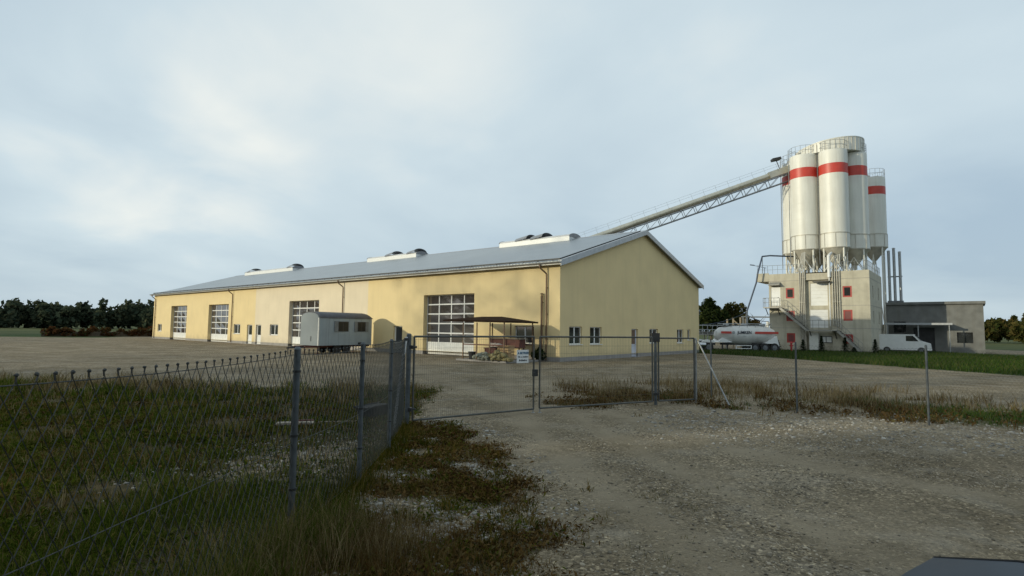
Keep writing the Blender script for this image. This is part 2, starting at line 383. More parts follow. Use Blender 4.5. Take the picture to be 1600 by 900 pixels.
gb.add([G(.001,0,HE), G(HW,0,HE), G(HW/2,0,HR)], [(0,1,2)])
o = gb.build('gable_wall', 'yellow', hall)
mbox(MB(), G, .43, GD[0], 0, .3, -.3, .297).build('plinth', 'plinth', hall); mbox(MB(), G, GD[1], HW, 0, .3, -.3, .297).build('plinth', 'plinth', hall)
MB().add([(HL,0,-.3),(HL,-HW,-.3),(HL,-HW,HE),(HL,-HW/2,HR),(HL,0,HE)], [(0,1,2,3,4)]).add([(0,-HW,-.3),(HL,-HW,-.3),(HL,-HW,HE),(0,-HW,HE)], [(0,1,2,3)]).build('rear_wall', 'yellow', hall)
# roof: two slabs
sl_ = (HR-HE)/(HW/2)
def zr(y): return HE + (HW/2-abs(y+HW/2))*sl_
E0, VX0, VX1, TK = .45, -.35, HL+.35, .22
rf = MB()
for ya, yb in ((E0, -HW/2), (-HW-E0, -HW/2)):
    rf.hexa([(VX0,ya,zr(ya)),(VX1,ya,zr(ya)),(VX1,yb,zr(yb)),(VX0,yb,zr(yb))], [(VX0,ya,zr(ya)+TK),(VX1,ya,zr(ya)+TK),(VX1,yb,zr(yb)+TK),(VX0,yb,zr(yb)+TK)])
roof = rf.build('roof', 'roof', hall)
g = MB()   # gutter: half-round channel hung on the eave
pr = [(E0+.005+.08-.08*math.cos(t), zr(E0)+.17-.10*math.sin(t)) for t in np.linspace(0, PI, 9)]
g.prism(pr, 'x', VX0-.02, VX1+.02); g.build('gutter', 'zinc', roof, 40)
MB().box(VX0, VX1, E0-.02, E0+.004, zr(E0)-.03, zr(E0)+.19).build('fascia_board', 'fascia', roof)
v = MB()
for y0, y1 in ((E0, -HW/2+.001), (-HW-E0, -HW/2-.001)):
    v.hexa([(VX0-.03,y0,zr(y0)-.13),(VX0-.003,y0,zr(y0)-.13),(VX0-.003,y1,zr(y1)-.13),(VX0-.03,y1,zr(y1)-.13)], [(VX0-.03,y0,zr(y0)+TK+.03),(VX0-.003,y0,zr(y0)+TK+.03),(VX0-.003,y1,zr(y1)+TK+.03),(VX0-.03,y1,zr(y1)+TK+.03)])
    v.hexa([(VX0-.03,y0,zr(y0)+TK+.031),(VX0+.22,y0,zr(y0)+TK+.031),(VX0+.22,y1,zr(y1)+TK+.031),(VX0-.03,y1,zr(y1)+TK+.031)], [(VX0-.03,y0,zr(y0)+TK+.045),(VX0+.22,y0,zr(y0)+TK+.045),(VX0+.22,y1,zr(y1)+TK+.045),(VX0-.03,y1,zr(y1)+TK+.045)])
v.build('verge_trim', 'zinc', roof)
sg = MB(); sg.beam((VX0+.25,E0-.3,zr(E0-.3)+TK+.08), (VX1-.2,E0-.3,zr(E0-.3)+TK+.08), .06, .10)
for k in range(60): sg.box(.5+k*1.27, .54+k*1.27, E0-.34, E0-.26, zr(E0-.3)+TK-.05, zr(E0-.3)+TK+.06)
sg.beam((VX0+.36,E0-.3,zr(E0-.3)+TK+.06), (VX0+.36,-HW/2+.5,zr(-HW/2+.5)+TK+.06), .05, .09)
sg.build('snow_guard', 'dark', roof)
# ridge cap
MB().prism([(-HW/2-.3,zr(-HW/2-.3)+TK+.01),(-HW/2+.3,zr(-HW/2+.3)+TK+.01),(-HW/2,HR+TK+.05)], 'x', VX0, VX1).build('ridge_cap', 'zinc', roof)
# ridge rooflights
def rooflight(s0, s1, flaps):
    hw = .95; zb = HR+TK-.35; zu = HR+TK+.13
    o = MB().box(s0, s1, -HW/2-hw, -HW/2+hw, zb, zu).build('rooflight', 'white', hall)
    arc = [(-HW/2+hw*math.cos(t), zu+.30*math.sin(t)) for t in np.linspace(0, PI, 13)]
    MB().prism(arc, 'x', s0+.05, s1-.05).build('vault', 'skylight', o, 40)
    arc2 = [(-HW/2+(hw+.03)*math.cos(t), zu-.02+.36*math.sin(t)) for t in np.linspace(0, PI, 13)]
    MB().prism(arc2, 'x', s0-.06, s0+.04).build('end_cap', 'domegrey', o, 40)
    MB().prism(arc2, 'x', s1-.04, s1+.06).build('end_cap', 'domegrey', o, 40)
    for q in flaps:
        mb = MB()
        a3 = [(hw+.05)*math.cos(t) for t in np.linspace(0, PI, 13)]; z3 = [.47*math.sin(t) for t in np.linspace(0, PI, 13)]
        for w_, sc in ((.12,1.0),):
            mb.hexa([(q,-HW/2-hw,zu),(q+1.5,-HW/2-hw,zu),(q+1.5,-HW/2+hw,zu),(q,-HW/2+hw,zu)], [(q+.1,-HW/2-hw*.9,zu+.1),(q+1.4,-HW/2-hw*.9,zu+.1),(q+1.4,-HW/2+hw*.9,zu+.1),(q+.1,-HW/2+hw*.9,zu+.1)])
        n = len(a3); vs = []
        for x_, dz in ((q, .24), (q+.28, .20), (q+1.45, .02)):
            vs += [(x_, -HW/2+y_, zu+z_+dz*(1 if True else 0)) for y_, z_ in zip(a3, z3)]
        mb.add(vs, [(r*n+i, r*n+i+1, (r+1)*n+i+1, (r+1)*n+i) for r in range(2) for i in range(n-1)])
        mb.build('smoke_flap', 'domegrey', o, 40)
rooflight(6.9, 15.4, (10.0, 11.9)); rooflight(28.2, 37.6, (28.5, 32.6)); rooflight(55.8, 71.0, (56.1, 68.8))

def sectional(u0, u1, z0, z1):
    D = .40; mb = MB(); u0 += .02; u1 -= .02
    rows = 5; zb = z0+.96; hp = (z1-zb)/rows; wcol = (u1-u0)/4
    mbox(mb, F, u0, u1, D, D+.06, z0+.02, zb-.035)
    for k in range(8): mbox(mb, F, u0+.05+k*(u1-u0-.1)/8, u0+.08+k*(u1-u0-.1)/8, D-.012, D, z0+.06, zb-.09)
    for r in range(rows+1):
        z = zb+r*hp; mbox(mb, F, u0, u1, D-.008, D+.06, z-.05 if r < rows else z-.08, z+.05 if r < rows else z)
    for c in range(5):
        u = u0+c*wcol; a = max(u0, u-.045); b = min(u1, u+.045)
        for r in range(rows):
            mbox(mb, F, a, b, D-.006, D+.05, zb+r*hp+.05, zb+(r+1)*hp-(.05 if r < rows-1 else .08))
    o = mb.build('sectional_door', 'white', hall)
    gm = MB()
    for r in range(rows):
        for c in range(4):
            a = u0+c*wcol+.045; b = a+wcol-.09; za = zb+r*hp+.05; zb2 = zb+(r+1)*hp-.05
            t = random.uniform(-.012,.012); t2 = random.uniform(-.012,.012)
            gm.add([F(a,D+.03+t,za),F(b,D+.03-t,za),F(b,D+.03+t2,zb2),F(a,D+.03-t2,zb2)], [(0,1,2,3)])
    gm.build('pane', 'glass2', o)
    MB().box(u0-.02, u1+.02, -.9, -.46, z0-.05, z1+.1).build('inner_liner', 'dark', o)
for q in DOORS: sectional(*q)

def window(mp, u0, u1, z0, z1, parent, frame='white', sashes=2, D=.13, fr=.07, sill=True, pane='glass', thick=.06):
    mb = MB(); n = sashes; wq = (u1-u0)/n
    mbox(mb, mp, u0, u1, D, D+thick, z0, z0+fr); mbox(mb, mp, u0, u1, D, D+thick, z1-fr, z1)
    for k in range(n+1):
        u = u0+k*wq; a = u0 if k == 0 else u1-fr if k == n else u-fr*.8; b = a+fr if k in (0,n) else u+fr*.8
        mbox(mb, mp, a, b, D-.004, D+thick-.003, z0+fr, z1-fr)
    o = mb.build('window', frame, parent)
    pm = MB()
    for k in range(n):
        pm.add([mp(u0+k*wq,D+.03,z0),mp(u0+(k+1)*wq,D+.03,z0),mp(u0+(k+1)*wq,D+.03,z1),mp(u0+k*wq,D+.03,z1)], [(0,1,2,3)])
    pm.build('pane', pane, o)
    if sill: mbox(MB(), mp, u0-.06, u1+.06, -.06, D, z0-.05, z0-.004).build('sill', 'white', o)
    return o
for q in WINS: window(F, *q, hall)
for q in GW: window(G, *q, hall, sashes=2 if q[1]-q[0] > 1 else 1)

def pdoor(mp, u0, u1, z0, z1, split, lower, upper='glass', D=.15):
    mb = MB(); fr = .08
    for a, b, c, d in ((u0,u0+fr,z0,z1), (u1-fr,u1,z0,z1), (u0+fr,u1-fr,z1-fr,z1)): mbox(mb, mp, a, b, D, D+.07, c, d)
    mbox(mb, mp, u0+fr, u1-fr, D+.012, D+.06, split-.05, split+.05)
    mbox(mb, mp, u0+fr, u0+fr+.09, D+.01, D+.06, split+.05, z1-fr); mbox(mb, mp, u1-fr-.09, u1-fr, D+.01, D+.06, split+.05, z1-fr)
    o = mb.build('door', lower, hall)
    mbox(MB(), mp, u0+fr, u1-fr, D+.015, D+.06, z0+.02, split-.05).build('door_panel', lower, o)
    MB().add([mp(u0+fr+.09,D+.03,split+.05),mp(u1-fr-.09,D+.03,split+.05),mp(u1-fr-.09,D+.03,z1-fr),mp(u0+fr+.09,D+.03,z1-fr)], [(0,1,2,3)]).build('pane', upper, o)
    h = MB(); h.tube(mp(u1-.17,D+.01,1.0), mp(u1-.17,D-.05,1.0), .012); h.tube(mp(u1-.17,D-.05,1.0), mp(u1-.30,D-.05,1.0), .012); h.build('handle', 'chrome', o)
    mbox(MB(), mp, u0, u1, -.25, D+.1, -.2, z0).build('doorstep', 'plinth', o)
pdoor(F, *PDS[0], .95, 'offwhite'); pdoor(F, *PDS[1], 1.05, 'white'); pdoor(F, *PDS[2], 1.05, 'white')
pdoor(G, *GD, 1.0, 'doorwhite', 'doorbrown')
MB().box(0, 0, 0, 0, 0, 0)
for s in (1.06, 25.25, 48.82, 74.9):       # downpipes with a swan neck under the gutter
    mb = MB(); y0 = E0+.10; zt = zr(E0)+.05
    mb.path([(s+.28,y0,zt), (s+.26,y0,zt-.22), (s,.12,zt-.62), (s,.12,.1)], .055, 8)
    for z in (1.5, 3.2, 5.0): mb.box(s-.075, s+.075, .003, .13, z, z+.04)
    mb.build('downpipe', 'brown', hall, 40)
mb = MB(); mb.tube((1.42,.16,.9), (1.42,.16,4.5), .075, 10); mb.tube((1.42,.16,4.58), (1.42,.16,4.66), .15, 10, .06); mb.tube((1.42,.16,4.5), (1.42,.16,4.58), .03, 6)
mb.box(1.36, 1.48, .003, .1, 2.4, 2.45).box(1.36, 1.48, .003, .1, 4.0, 4.05); mb.build('flue_pipe', 'brown', hall, 40)

# ================================================================== CONCRETE TOWER
TB = thing('silo_building', 'three storey pale concrete plant building with red framed windows and outside stairs', 'building', tow_o, HROT)
TW_, TD, TH_ = 10.08, 10.2, 8.95
RW = [(1.65,2.52,6.07,7.28), (1.65,2.52,3.50,4.68), (1.65,2.52,1.02,2.04)]
LW = [(7.36,8.25,6.06,7.26), (7.36,8.25,3.45,4.64), (7.36,8.25,.98,2.07)]
LD = (8.84,9.86,5.22,7.42)
CD = [(4.03,5.75,5.20,7.72), (4.05,5.85,2.72,4.75)]
mb = wall(F, 0, 3.62, -.2, TH_, RW, .25)
wall(F, 6.18, TW_, -.2, TH_, LW+[LD], .25, mb)
Fc = lambda u, d, z: (u, -d-.35, z)
wall(Fc, 3.62, 6.18, -.2, 8.05, CD, .2, mb)
for u in (3.62, 6.18): mb.add([F(u,0,-.2),F(u,.35,-.2),F(u,.35,TH_),F(u,0,TH_)], [(0,1,2,3)])
mbox(mb, F, 3.623, 6.177, .04, .6, 8.1, 8.85)
# right side, left side, back, top with parapet
Sd_ = lambda t, d, z: (d, -t, z)
SW = [(2.2,2.7,6.0,7.4), (6.8,7.4,6.0,7.4), (2.2,2.7,3.2,4.6), (6.8,7.4,3.2,4.6)]
wall(Sd_, 0, TD, -.2, TH_, SW, .25, mb)
mb.add([(TW_,0,-.2),(TW_,-TD,-.2),(TW_,-TD,TH_),(TW_,0,TH_)], [(0,1,2,3)]).add([(0,-TD,-.2),(TW_,-TD,-.2),(TW_,-TD,TH_),(0,-TD,TH_)], [(0,1,2,3)])
mb.add([(0,0,TH_),(TW_,0,TH_),(TW_,-.02,TH_),(0,-.02,TH_)], [(0,1,2,3)])
mb.add([(.0,0,TH_),(TW_,0,TH_),(TW_,-TD,TH_),(.0,-TD,TH_)], [(0,1,2,3)])
tb = mb.build('wall', 'concrete', TB)
for z in (2.67, 5.16, 8.10):
    for q in ((-.012,3.60,.002,.012),(6.2,TW_+.01,.002,.012),(-.012,-.002,-TD,.0)): MB().box(*q, z-.02, z+.02).build('floor_joint', 'plinth', tb)
for k, q in enumerate(RW+LW):
    top = k in (0, 3)
    window(F, *q, TB, 'redframe', 1, .03, .15, False, 'glass' if top else 'redpanel', .06)
for q in SW: window(Sd_, *q, TB, 'annex', 1, .06, .06, False)
def loading_door(a, b, c, d):
    mb = MB(); mbox(mb, Fc, a, b, .05, .12, c, d)
    o = mb.build('loading_door', 'white', TB)
    r = MB()
    for z in np.arange(c+.42, d-.1, .42): mbox(r, Fc, a+.02, b-.02, .035, .049, z-.015, z+.015)
    mbox(r, Fc, (a+b)/2-.2, (a+b)/2+.2, .02, .049, c+.9, c+.95); r.build('door_rib', 'offwhite', o)
for q in CD: loading_door(*q)
mb = MB(); mbox(mb, F, LD[0], LD[1], .06, .12, LD[2], LD[3]); o = mb.build('door', 'white', TB); m2 = MB(); m2.tube(F(9.0,.02,6.2), F(9.14,.02,6.2), .02); m2.build('handle', 'dark', o)
# dark niche hood over the upper loading door
MB().prism([(0.0,7.95),(.9,7.86),(.9,7.80),(0.,7.74)], 'x', 3.66, 5.3).build('door_hood', 'dark', TB)
# cantilevered roof balcony on the left
mb = MB(); mbox(mb, F, TW_+.003, 11.45, .002, 4.0, 8.12, 8.30); mbox(mb, F, TW_+.003, 11.45, .0, .16, 8.303, 9.1); mbox(mb, F, 11.3, 11.452, .163, 4.0, 8.303, 9.1)
mb.build('cantilever_balcony', 'concrete', TB)
MB().box(8.75, 10.0, .003, .75, 7.60, 7.66).prism([(.003,7.66),(.72,7.66),(.003,8.0)], 'x', 8.8, 9.95).build('entrance_canopy', 'stairs', TB)
# outside balconies and stairs
def railing(mb, pts, h=1.05, r=.025, bars=True):
    for p, q in zip(pts, pts[1:]):
        p = Vector(p); q = Vector(q); up_ = Vector((0,0,h))
        mb.tube(p+up_, q+up_, r, 6); mb.tube(p+up_*.5, q+up_*.5, r*.7, 6)
        n = max(2, int((q-p).length/.55))
        for k in range(n+1):
            c = p.lerp(q, k/n); mb.tube(c, c+up_, r*.8, 6)
def balcony(u0, u1, z):
    o = MB().box(u0, u1, .01, 1.15, z-.12, z).build('balcony', 'stairs', TB)
    rl = MB(); railing(rl, [(u1,.05,z),(u1,1.1,z),(u0,1.1,z)]); rl.build('railing', 'stairs', o)
    br = MB()
    for u in (u0+.25, u1-.25): br.beam((u,.02,z-.9), (u,1.05,z-.14), .07, .07)
    br.build('bracket', 'dark', o)
balcony(8.68, 10.45, 5.05); balcony(2.96, 5.9, 2.48)
def stair(ua, za, ub, zb):
    mb = MB(); n = int(abs(za-zb)/.19)
    for y in (.18, 1.08): mb.beam((ua,y,za-.1), (ub,y,zb-.1), .05, .24)
    for k in range(n):
        t = (k+.5)/n; u = ua+(ub-ua)*t; z = za+(zb-za)*t; mb.box(u-.13, u+.13, .2, 1.06, z-.02, z+.02)
    o = mb.build('staircase', 'stairs', TB)
    rl = MB(); railing(rl, [(ua,1.1,za),(ub,1.1,zb)], 1.0); rl.build('handrail', 'stairs', o)
stair(8.66, 5.03, 5.92, 2.50); stair(2.94, 2.46, .65, .05)
# filling pipes on the front
for us, zt in (((6.25,6.42,6.60,6.78), 11.4), ((2.78,3.0,3.22,3.44), 10.9)):
    for i, u in enumerate(us):
        mb = MB(); z0 = .9+.25*i if us[0] > 5 else 2.75+.1*i
        mb.tube((u,.14,z0), (u,.14,9.1), .055, 8); mb.tube((u,.14,9.1), (u,-.6-.3*i,zt), .055, 8)
        mb.tube((u,.14,z0-.02), (u,.14,z0+.12), .085, 8); mb.tube((u,.14,5.5), (u,.14,5.62), .085, 8)
        for z in (3.4, 6.6, 8.4): mb.box(u-.075, u+.075, .002, .15, z, z+.05)
        mb.build('filling_pipe', 'hopper', TB, 40)
MB().tube((3.75,.16,2.9), (3.75,.16,8.3), .06, 8).tube((3.75,.16,8.3), (3.75,.16,10.7), .17, 12).tube((3.75,.16,10.7), (3.75,-1.4,11.2), .14, 12).build('white_duct', 'white', TB, 40)
mb = MB(); mb.box(4.94, 5.85, -.34, .35, .25, 2.1); mb.build('switch_cabinet', 'offwhite', TB)
o = MB().box(3.7, 4.88, -.30, -.24, 1.06, 1.78).build('notice_board', 'dark', TB)
MB().box(3.75, 4.25, -.239, -.225, 1.12, 1.72).box(4.32, 4.83, -.239, -.225, 1.12, 1.72).build('poster', 'white', o)
# roof railing
rl = MB(); railing(rl, [(11.35,-.1,9.1),(10.2,-.1,9.0),(6.9,-.1,8.96)], 1.0, .022); railing(rl, [(2.6,-.1,8.96),(.1,-.1,8.96),(.1,-9.9,8.96)], 1.0, .022); rl.build('roof_railing', 'galv', TB)
mb = MB(); mb.tube((12.1,-.3,10.25), (10.4,-.3,9.75), .03, 6); mb.tube((12.25,-.3,10.27), (11.75,-.3,10.17), .07, 8); mb.tube((10.6,-.3,9.1), (10.6,-.3,9.85), .03, 6); mb.build('jib_arm', 'bluepipe', TB)

# blue grey pipe that leaves the silos, drops past the balcony and runs to a pole
BP = thing('delivery_pipe', 'dark blue grey pipe bending down from the silos past the tower balcony', 'pipe', tw(10.9,-.3,0), HROT)
mb = MB(); mb.path([(-2.8,-4.6,11.4), (-.8,-1.2,11.3), (-.15,-.3,11.15), (.15,.5,9.2), (.35,.5,8.0), (1.5,.5,4.55)], .09, 8); mb.build('pipe_run', 'bluepipe', BP, 50)
mb = MB(); mb.tube((-.15,-.3,9.15), (-.15,-.3,11.15), .04, 6); mb.build('support', 'galv', BP)
mb = MB(); mb.tube((1.5,.5,0), (1.5,.5,4.6), .13, 10); mb.box(1.3,1.7,.3,.7,-.02,.06); mb.build('pole', 'galv', BP, 40)
mb = MB()
for a, b, sag in (((1.5,.5,4.5),(6.8,.8,3.0),.35), ((1.5,.5,4.2),(-.9,.4,3.4),.25)):
    a = Vector(a); b = Vector(b); pts = [a.lerp(b, t)-Vector((0,0,sag*4*t*(1-t))) for t in np.linspace(0,1,9)]; mb.path(pts, .035, 6)
mb.build('hose', 'bluepipe', BP)

# ================================================================== SILOS
ZT, ZC, ZB = 23.15, 11.8, 10.05
def make_silo(zt, zc, zb, base, band, label, loc, ladder=True):
    t = thing('silo', label, 'silo', loc, HROT, 'white steel silos of the plant')
    r = 1.5
    MB().lathe([(r,zc),(r,band[0])], 40, capt=False).lathe([(r,band[1]),(r,zt-.12),(r*.985,zt)], 40, capb=False).build('shell', 'silo', t, 40)
    MB().lathe([(r+.004,band[0]),(r+.004,band[1])], 40, capb=False, capt=False).build('red_band', 'silo_red', t, 40)
    MB().lathe([(.28,zb),(r-.03,zc-.002)], 40).lathe([(.2,zb-.5),(.2,zb)], 16).build('hopper_cone', 'hopper', t, 40)
    mb = MB()
    for z in (zc+.06, zc+1.72): mb.lathe([(r+.002,z-.05),(r+.045,z-.05),(r+.045,z+.05),(r+.002,z+.05)], 40, capb=False, capt=False)
    for k in range(8):
        a = 2*PI*k/8+.2; mb.tube((1.53*math.cos(a),1.53*math.sin(a),zc), (1.53*math.cos(a),1.53*math.sin(a),zc+1.7), .03, 6)
    mb.build('stiffening_ring', 'hopper', t, 40)
    mb = MB()
    for z in np.arange(zc+3.6, band[0]-.6, 1.9): mb.lathe([(r+.001,z-.012),(r+.009,z),(r+.001,z+.012)], 40, capb=False, capt=False)
    mb.build('weld_seam', 'silo', t)
    for k in range(4):
        a = PI/4+PI/2*k; c, s = math.cos(a)*1.4, math.sin(a)*1.4
        leg = MB().tube((c,s,base), (c,s,zc), .1, 10).box(c-.18, c+.18, s-.18, s+.18, base, base+.05).build('leg', 'silo', t, 40)
        a2 = a+PI/2; c2, s2 = math.cos(a2)*1.4, math.sin(a2)*1.4
        MB().tube((c,s,base+.2), ((c+c2)/2,(s+s2)/2,zc-.9), .045, 6).tube((c2,s2,base+.2), ((c+c2)/2,(s+s2)/2,zc-.9), .045, 6).build('brace', 'silo', leg)
    rl = MB(); n = 16; P = [(1.46*math.cos(2*PI*k/n), 1.46*math.sin(2*PI*k/n)) for k in range(n)]
    for k in range(n):
        p, q = P[k], P[(k+1) % n]
        rl.tube((*p,zt-.02), (*p,zt+1.05), .022, 5)
        for z in (.5, 1.05): rl.tube((*p,zt+z), (*q,zt+z), .022, 5)
    rl.build('railing', 'galv', t)
    MB().lathe([(.35,zt),(.35,zt+.45),(.05,zt+.6)], 14, (.5,.2)).box(-.8,-.3,-.3,.2,zt,zt+.3).build('top_filter', 'hopper', t, 40)
    if ladder:
        ld = MB(); a = R(20); c, s = 1.62*math.cos(a), 1.62*math.sin(a); px, py = -math.sin(a)*.2, math.cos(a)*.2
        for sg_ in (-1, 1): ld.tube((c+px*sg_,s+py*sg_,zb), (c+px*sg_,s+py*sg_,zt+1.0), .025, 5)
        for z in np.arange(zb+.2, zt+.9, .33): ld.tube((c-px,s-py,z), (c+px,s+py,z), .015, 5)
        ld.build('ladder', 'galv', t)
    return t
band = (20.4, 21.55)
proto = make_silo(ZT, ZC, ZB, 8.955, band, 'white silo with red band, front left one of the tower cluster', tw(6.63,2.8))
dup(proto, tw(3.54,2.78), 'white silo with red band, nearest front centre one above the loading doors')
dup(proto, tw(1.99,5.48), 'white silo with red band, shaded right one of the tower cluster')
dup(proto, tw(8.17,5.5), 'white silo with red band where the conveyor bridge arrives')
dup(proto, tw(6.63,8.2), 'white silo behind the conveyor silo, nearly hidden at the back left of the cluster')
dup(proto, tw(3.54,8.2), 'white silo with red band hidden at the back right of the cluster')
make_silo(22.4, 13.2, 11.6, 0., (20.1,21.15), 'lower white silo with red band standing apart behind the tower', tw(1.25,15.7))
# round house over the cluster with a sloping roof
th = thing('silo_head_house', 'round cream panelled house with sloping roof on top of the silo cluster', 'silo house', tw(4.35,5.6,0), HROT)
n = 48; hr = 3.62; vs = []; fs = []
def ztop(x, y): return 24.45 - .12*x      # local x runs to the left of the picture
for i in range(n):
    a = 2*PI*i/n; x, y = hr*math.cos(a), hr*math.sin(a); vs += [(x,y,23.22), (x,y,ztop(x,y))]
mb = MB(); mb.add(vs, [(2*i, 2*((i+1) % n), 2*((i+1) % n)+1, 2*i+1) for i in range(n)]+[tuple(2*i for i in range(n))[::-1]])
w_ = mb.build('house_wall', 'silo', th, 30)
sm = MB()
for i in range(n):
    a = 2*PI*(i+.5)/n; x, y = (hr+.0)*math.cos(a), (hr+.0)*math.sin(a); sm.beam((x,y,23.23), (x,y,ztop(x,y)-.02), .05, .05)
sm.build('panel_seam', 'hopper', w_)
rv = []
for r_, dz in ((hr+.03,-.04), (hr+.03,.05), (hr*.9,.20), (hr*.5,.40), (.01,.46)):
    for i in range(n):
        a = 2*PI*i/n; x, y = r_*math.cos(a), r_*math.sin(a); rv.append((x,y,ztop(x,y)+dz))
mb = MB(); mb.add(rv, [(k*n+i, k*n+(i+1) % n, (k+1)*n+(i+1) % n, (k+1)*n+i) for k in range(4) for i in range(n)]+[tuple(range(n))[::-1]])
mb.build('house_roof', 'silo', th, 50)

# ================================================================== CONVEYOR BRIDGE
P1 = Vector((33.6, 67.45, 22.10)); P2 = Vector((16.45, 69.0, 15.98)); dv = (P1-P2).normalized(); P0 = P2 - dv*24.0
cv = thing('conveyor_bridge', 'inclined steel conveyor tube on a lattice truss from hall roof to silos', 'conveyor', P0)
Q = lambda t, side=0., upz=0.: tuple(dv*t + Vector((0,0,1)).cross(dv).normalized()*side + dv.cross(Vector((0,0,1)).cross(dv)).normalized()*upz)
Lc = (P1-P0).length
MB().tube(Q(0), Q(Lc-1.2), .36, 20).build('conveyor_tube', 'tube', cv, 40)
mb = MB()
for t in np.arange(1, Lc-1, 2.2): mb.tube(Q(t), Q(t+.09), .39, 20)
mb.build('tube_flange', 'tube', cv, 40)
tr = MB()
for sd in (-.45, .45):
    tr.beam(Q(4,sd,-.46), Q(Lc,sd,-.46), .09, .09); tr.beam(Q(4,sd,-1.38), Q(Lc,sd,-1.38), .09, .09)
    k = 0
    for t in np.arange(4, Lc-1.2, 1.55):
        tr.beam(Q(t,sd,-.46), Q(t,sd,-1.38), .06, .06); tr.beam(Q(t,sd,-1.38), Q(min(t+1.55,Lc),sd,-.46), .05, .05)
for t in np.arange(4, Lc, 1.55): tr.beam(Q(t,-.45,-1.38), Q(t,.45,-1.38), .05, .05)
tr.build('lattice_truss', 'truss', cv)
rl = MB()
for sd in (-.55,):
    for h in (.75, 1.05): rl.tube(Q(4,sd,h), Q(Lc,sd,h), .010, 5)
    for t in np.arange(4, Lc, 1.55): rl.tube(Q(t,sd,.1), Q(t,sd,1.05), .013, 5)
rl.build('walkway_railing', 'galv', cv)
MB().beam(Q(Lc-2.2,0,.02), Q(Lc+.6,0,.02), 1.0, .78).build('drive_housing', 'tube', cv)
mb = MB(); mb.tube(Q(Lc-.6,0,.4), Q(Lc-.6,0,1.5), .05, 6); mb.beam(Q(Lc-1.1,0,1.75), Q(Lc-.1,0,1.62), .8, .3); mb.tube(Q(Lc-.5,.2,.5), Q(Lc-.5,.2,1.5), .04, 6); mb.build('motor_hood', 'dark', cv)

# ================================================================== TANK TRAILER AND TRACTOR
TK0 = Vector((25.3, 60.7, 0))
tt = thing('tank_trailer', 'white silo tank trailer with red stripe parked before the concrete tower', 'tank trailer', TK0, R(2))
# a lying tank: sections along x with the belly dropping in the middle
secs = [(-3.62,1.75,.10,.12), (-3.5,1.85,.55,.5), (-3.0,1.92,.95,.78), (-1.6,1.86,1.15,1.05), (0,1.82,1.18,1.12), (1.7,1.88,1.15,1.05), (2.9,1.95,.98,.82), (3.5,1.98,.6,.55), (3.62,1.98,.12,.14)]
def loft(mb, secs, n=28):
    vs = []; fs = []
    for x, zc, ry, rz in secs:
        for i in range(n):
            a = 2*PI*i/n; vs.append((x, ry*math.cos(a), zc+rz*math.sin(a)))
    for k in range(len(secs)-1):
        for i in range(n): fs.append((k*n+i, k*n+(i+1) % n, (k+1)*n+(i+1) % n, (k+1)*n+i))
    fs += [tuple(range(n))[::-1], tuple(range((len(secs)-1)*n, len(secs)*n))]
    return mb.add(vs, fs)
tt.scale = (.90,.97,.97)
tank = loft(MB(), secs).build('tank', 'tankwhite', tt, 35)
mb = MB()
for a, b in ((-3.35,-2.1), (.75,3.55)):
    mb.box(a, b, -1.21, -1.185, 2.02, 2.26)
mb.build('red_stripe', 'silo_red', tt)
text_mesh('lettering', 'JUMKEN', .46, 'textdark', tt, Matrix.Translation((-.52,-1.20,2.14)) @ Matrix.Rotation(PI/2, 4, 'X'), .012)
text_mesh('lettering', 'SILO', .18, 'galv', tt, Matrix.Translation((-.5,-1.17,1.72)) @ Matrix.Rotation(PI/2, 4, 'X'))
mb = MB(); mb.tube((-1.82,-1.10,2.14), (-1.82,-1.20,2.14), .15, 14); mb.build('emblem', 'galv', tt)
mb = MB()
for y in (-.75, .75):
    mb.tube((-2.9,y,3.12), (3.0,y,3.12), .03, 6)
    for x in np.arange(-2.9, 3.1, .98): mb.tube((x,y,2.72), (x,y,3.12), .022, 6)
mb.box(-2.9, 3.0, -.35, .35, 2.93, 2.98); mb.build('top_walkway', 'galv', tt)
for x in (-2.2, 0, 2.2): MB().lathe([(.33,2.85),(.33,3.10),(.28,3.16)], 18, (x,0)).build('manhole', 'galv', tt, 40)
MB().prism([(-3.65,1.05),(-3.1,1.55),(-1.9,1.05)], 'y', -1.05, 1.05).build('end_skirt', 'white', tt); MB().prism([(1.9,.95),(3.4,1.8),(3.72,.6),(3.55,.55),(3.3,.95)], 'y', -1.1, 1.1).build('end_skirt', 'white', tt)
MB().box(-2.8, 3.6, -.45, -.3, .75, .98).box(-2.8, 3.6, .3, .45, .75, .98).box(3.55, 3.7, -1.15, 1.15, .45, .7).build('chassis', 'dark', tt)
MB().box(-1.6, .3, -1.18, -1.12, .36, .44).box(-1.6,.3,-1.18,-1.12,.68,.76).box(-1.6,-1.52,-1.18,-1.12,.44,.68).box(.22,.3,-1.18,-1.12,.44,.68).build('side_guard', 'white', tt)
def wheel(parent, x, y, r=.5, w_=.32):
    o = MB().tube((x,y-w_/2,r), (x,y+w_/2,r), r, 22).build('wheel', 'black', parent, 40)
    s_ = -1 if y < 0 else 1
    MB().tube((x,y+s_*(w_/2-.02),r), (x,y+s_*(w_/2+.015),r), r*.55, 16).tube((x,y+s_*(w_/2),r), (x,y+s_*(w_/2+.06),r), r*.18, 10).build('rim', 'truss', o, 40)
for x in (.75, 1.95, 3.1):
    for y in (-1.0, 1.0): wheel(tt, x, y)
MB().tube((-2.4,-.7,0), (-2.4,-.7,.8), .07, 8).tube((-2.4,.7,0), (-2.4,.7,.8), .07, 8).box(-2.55,-2.25,-.85,-.55,0,.05).box(-2.55,-2.25,.55,.85,0,.05).build('landing_leg', 'dark', tt)

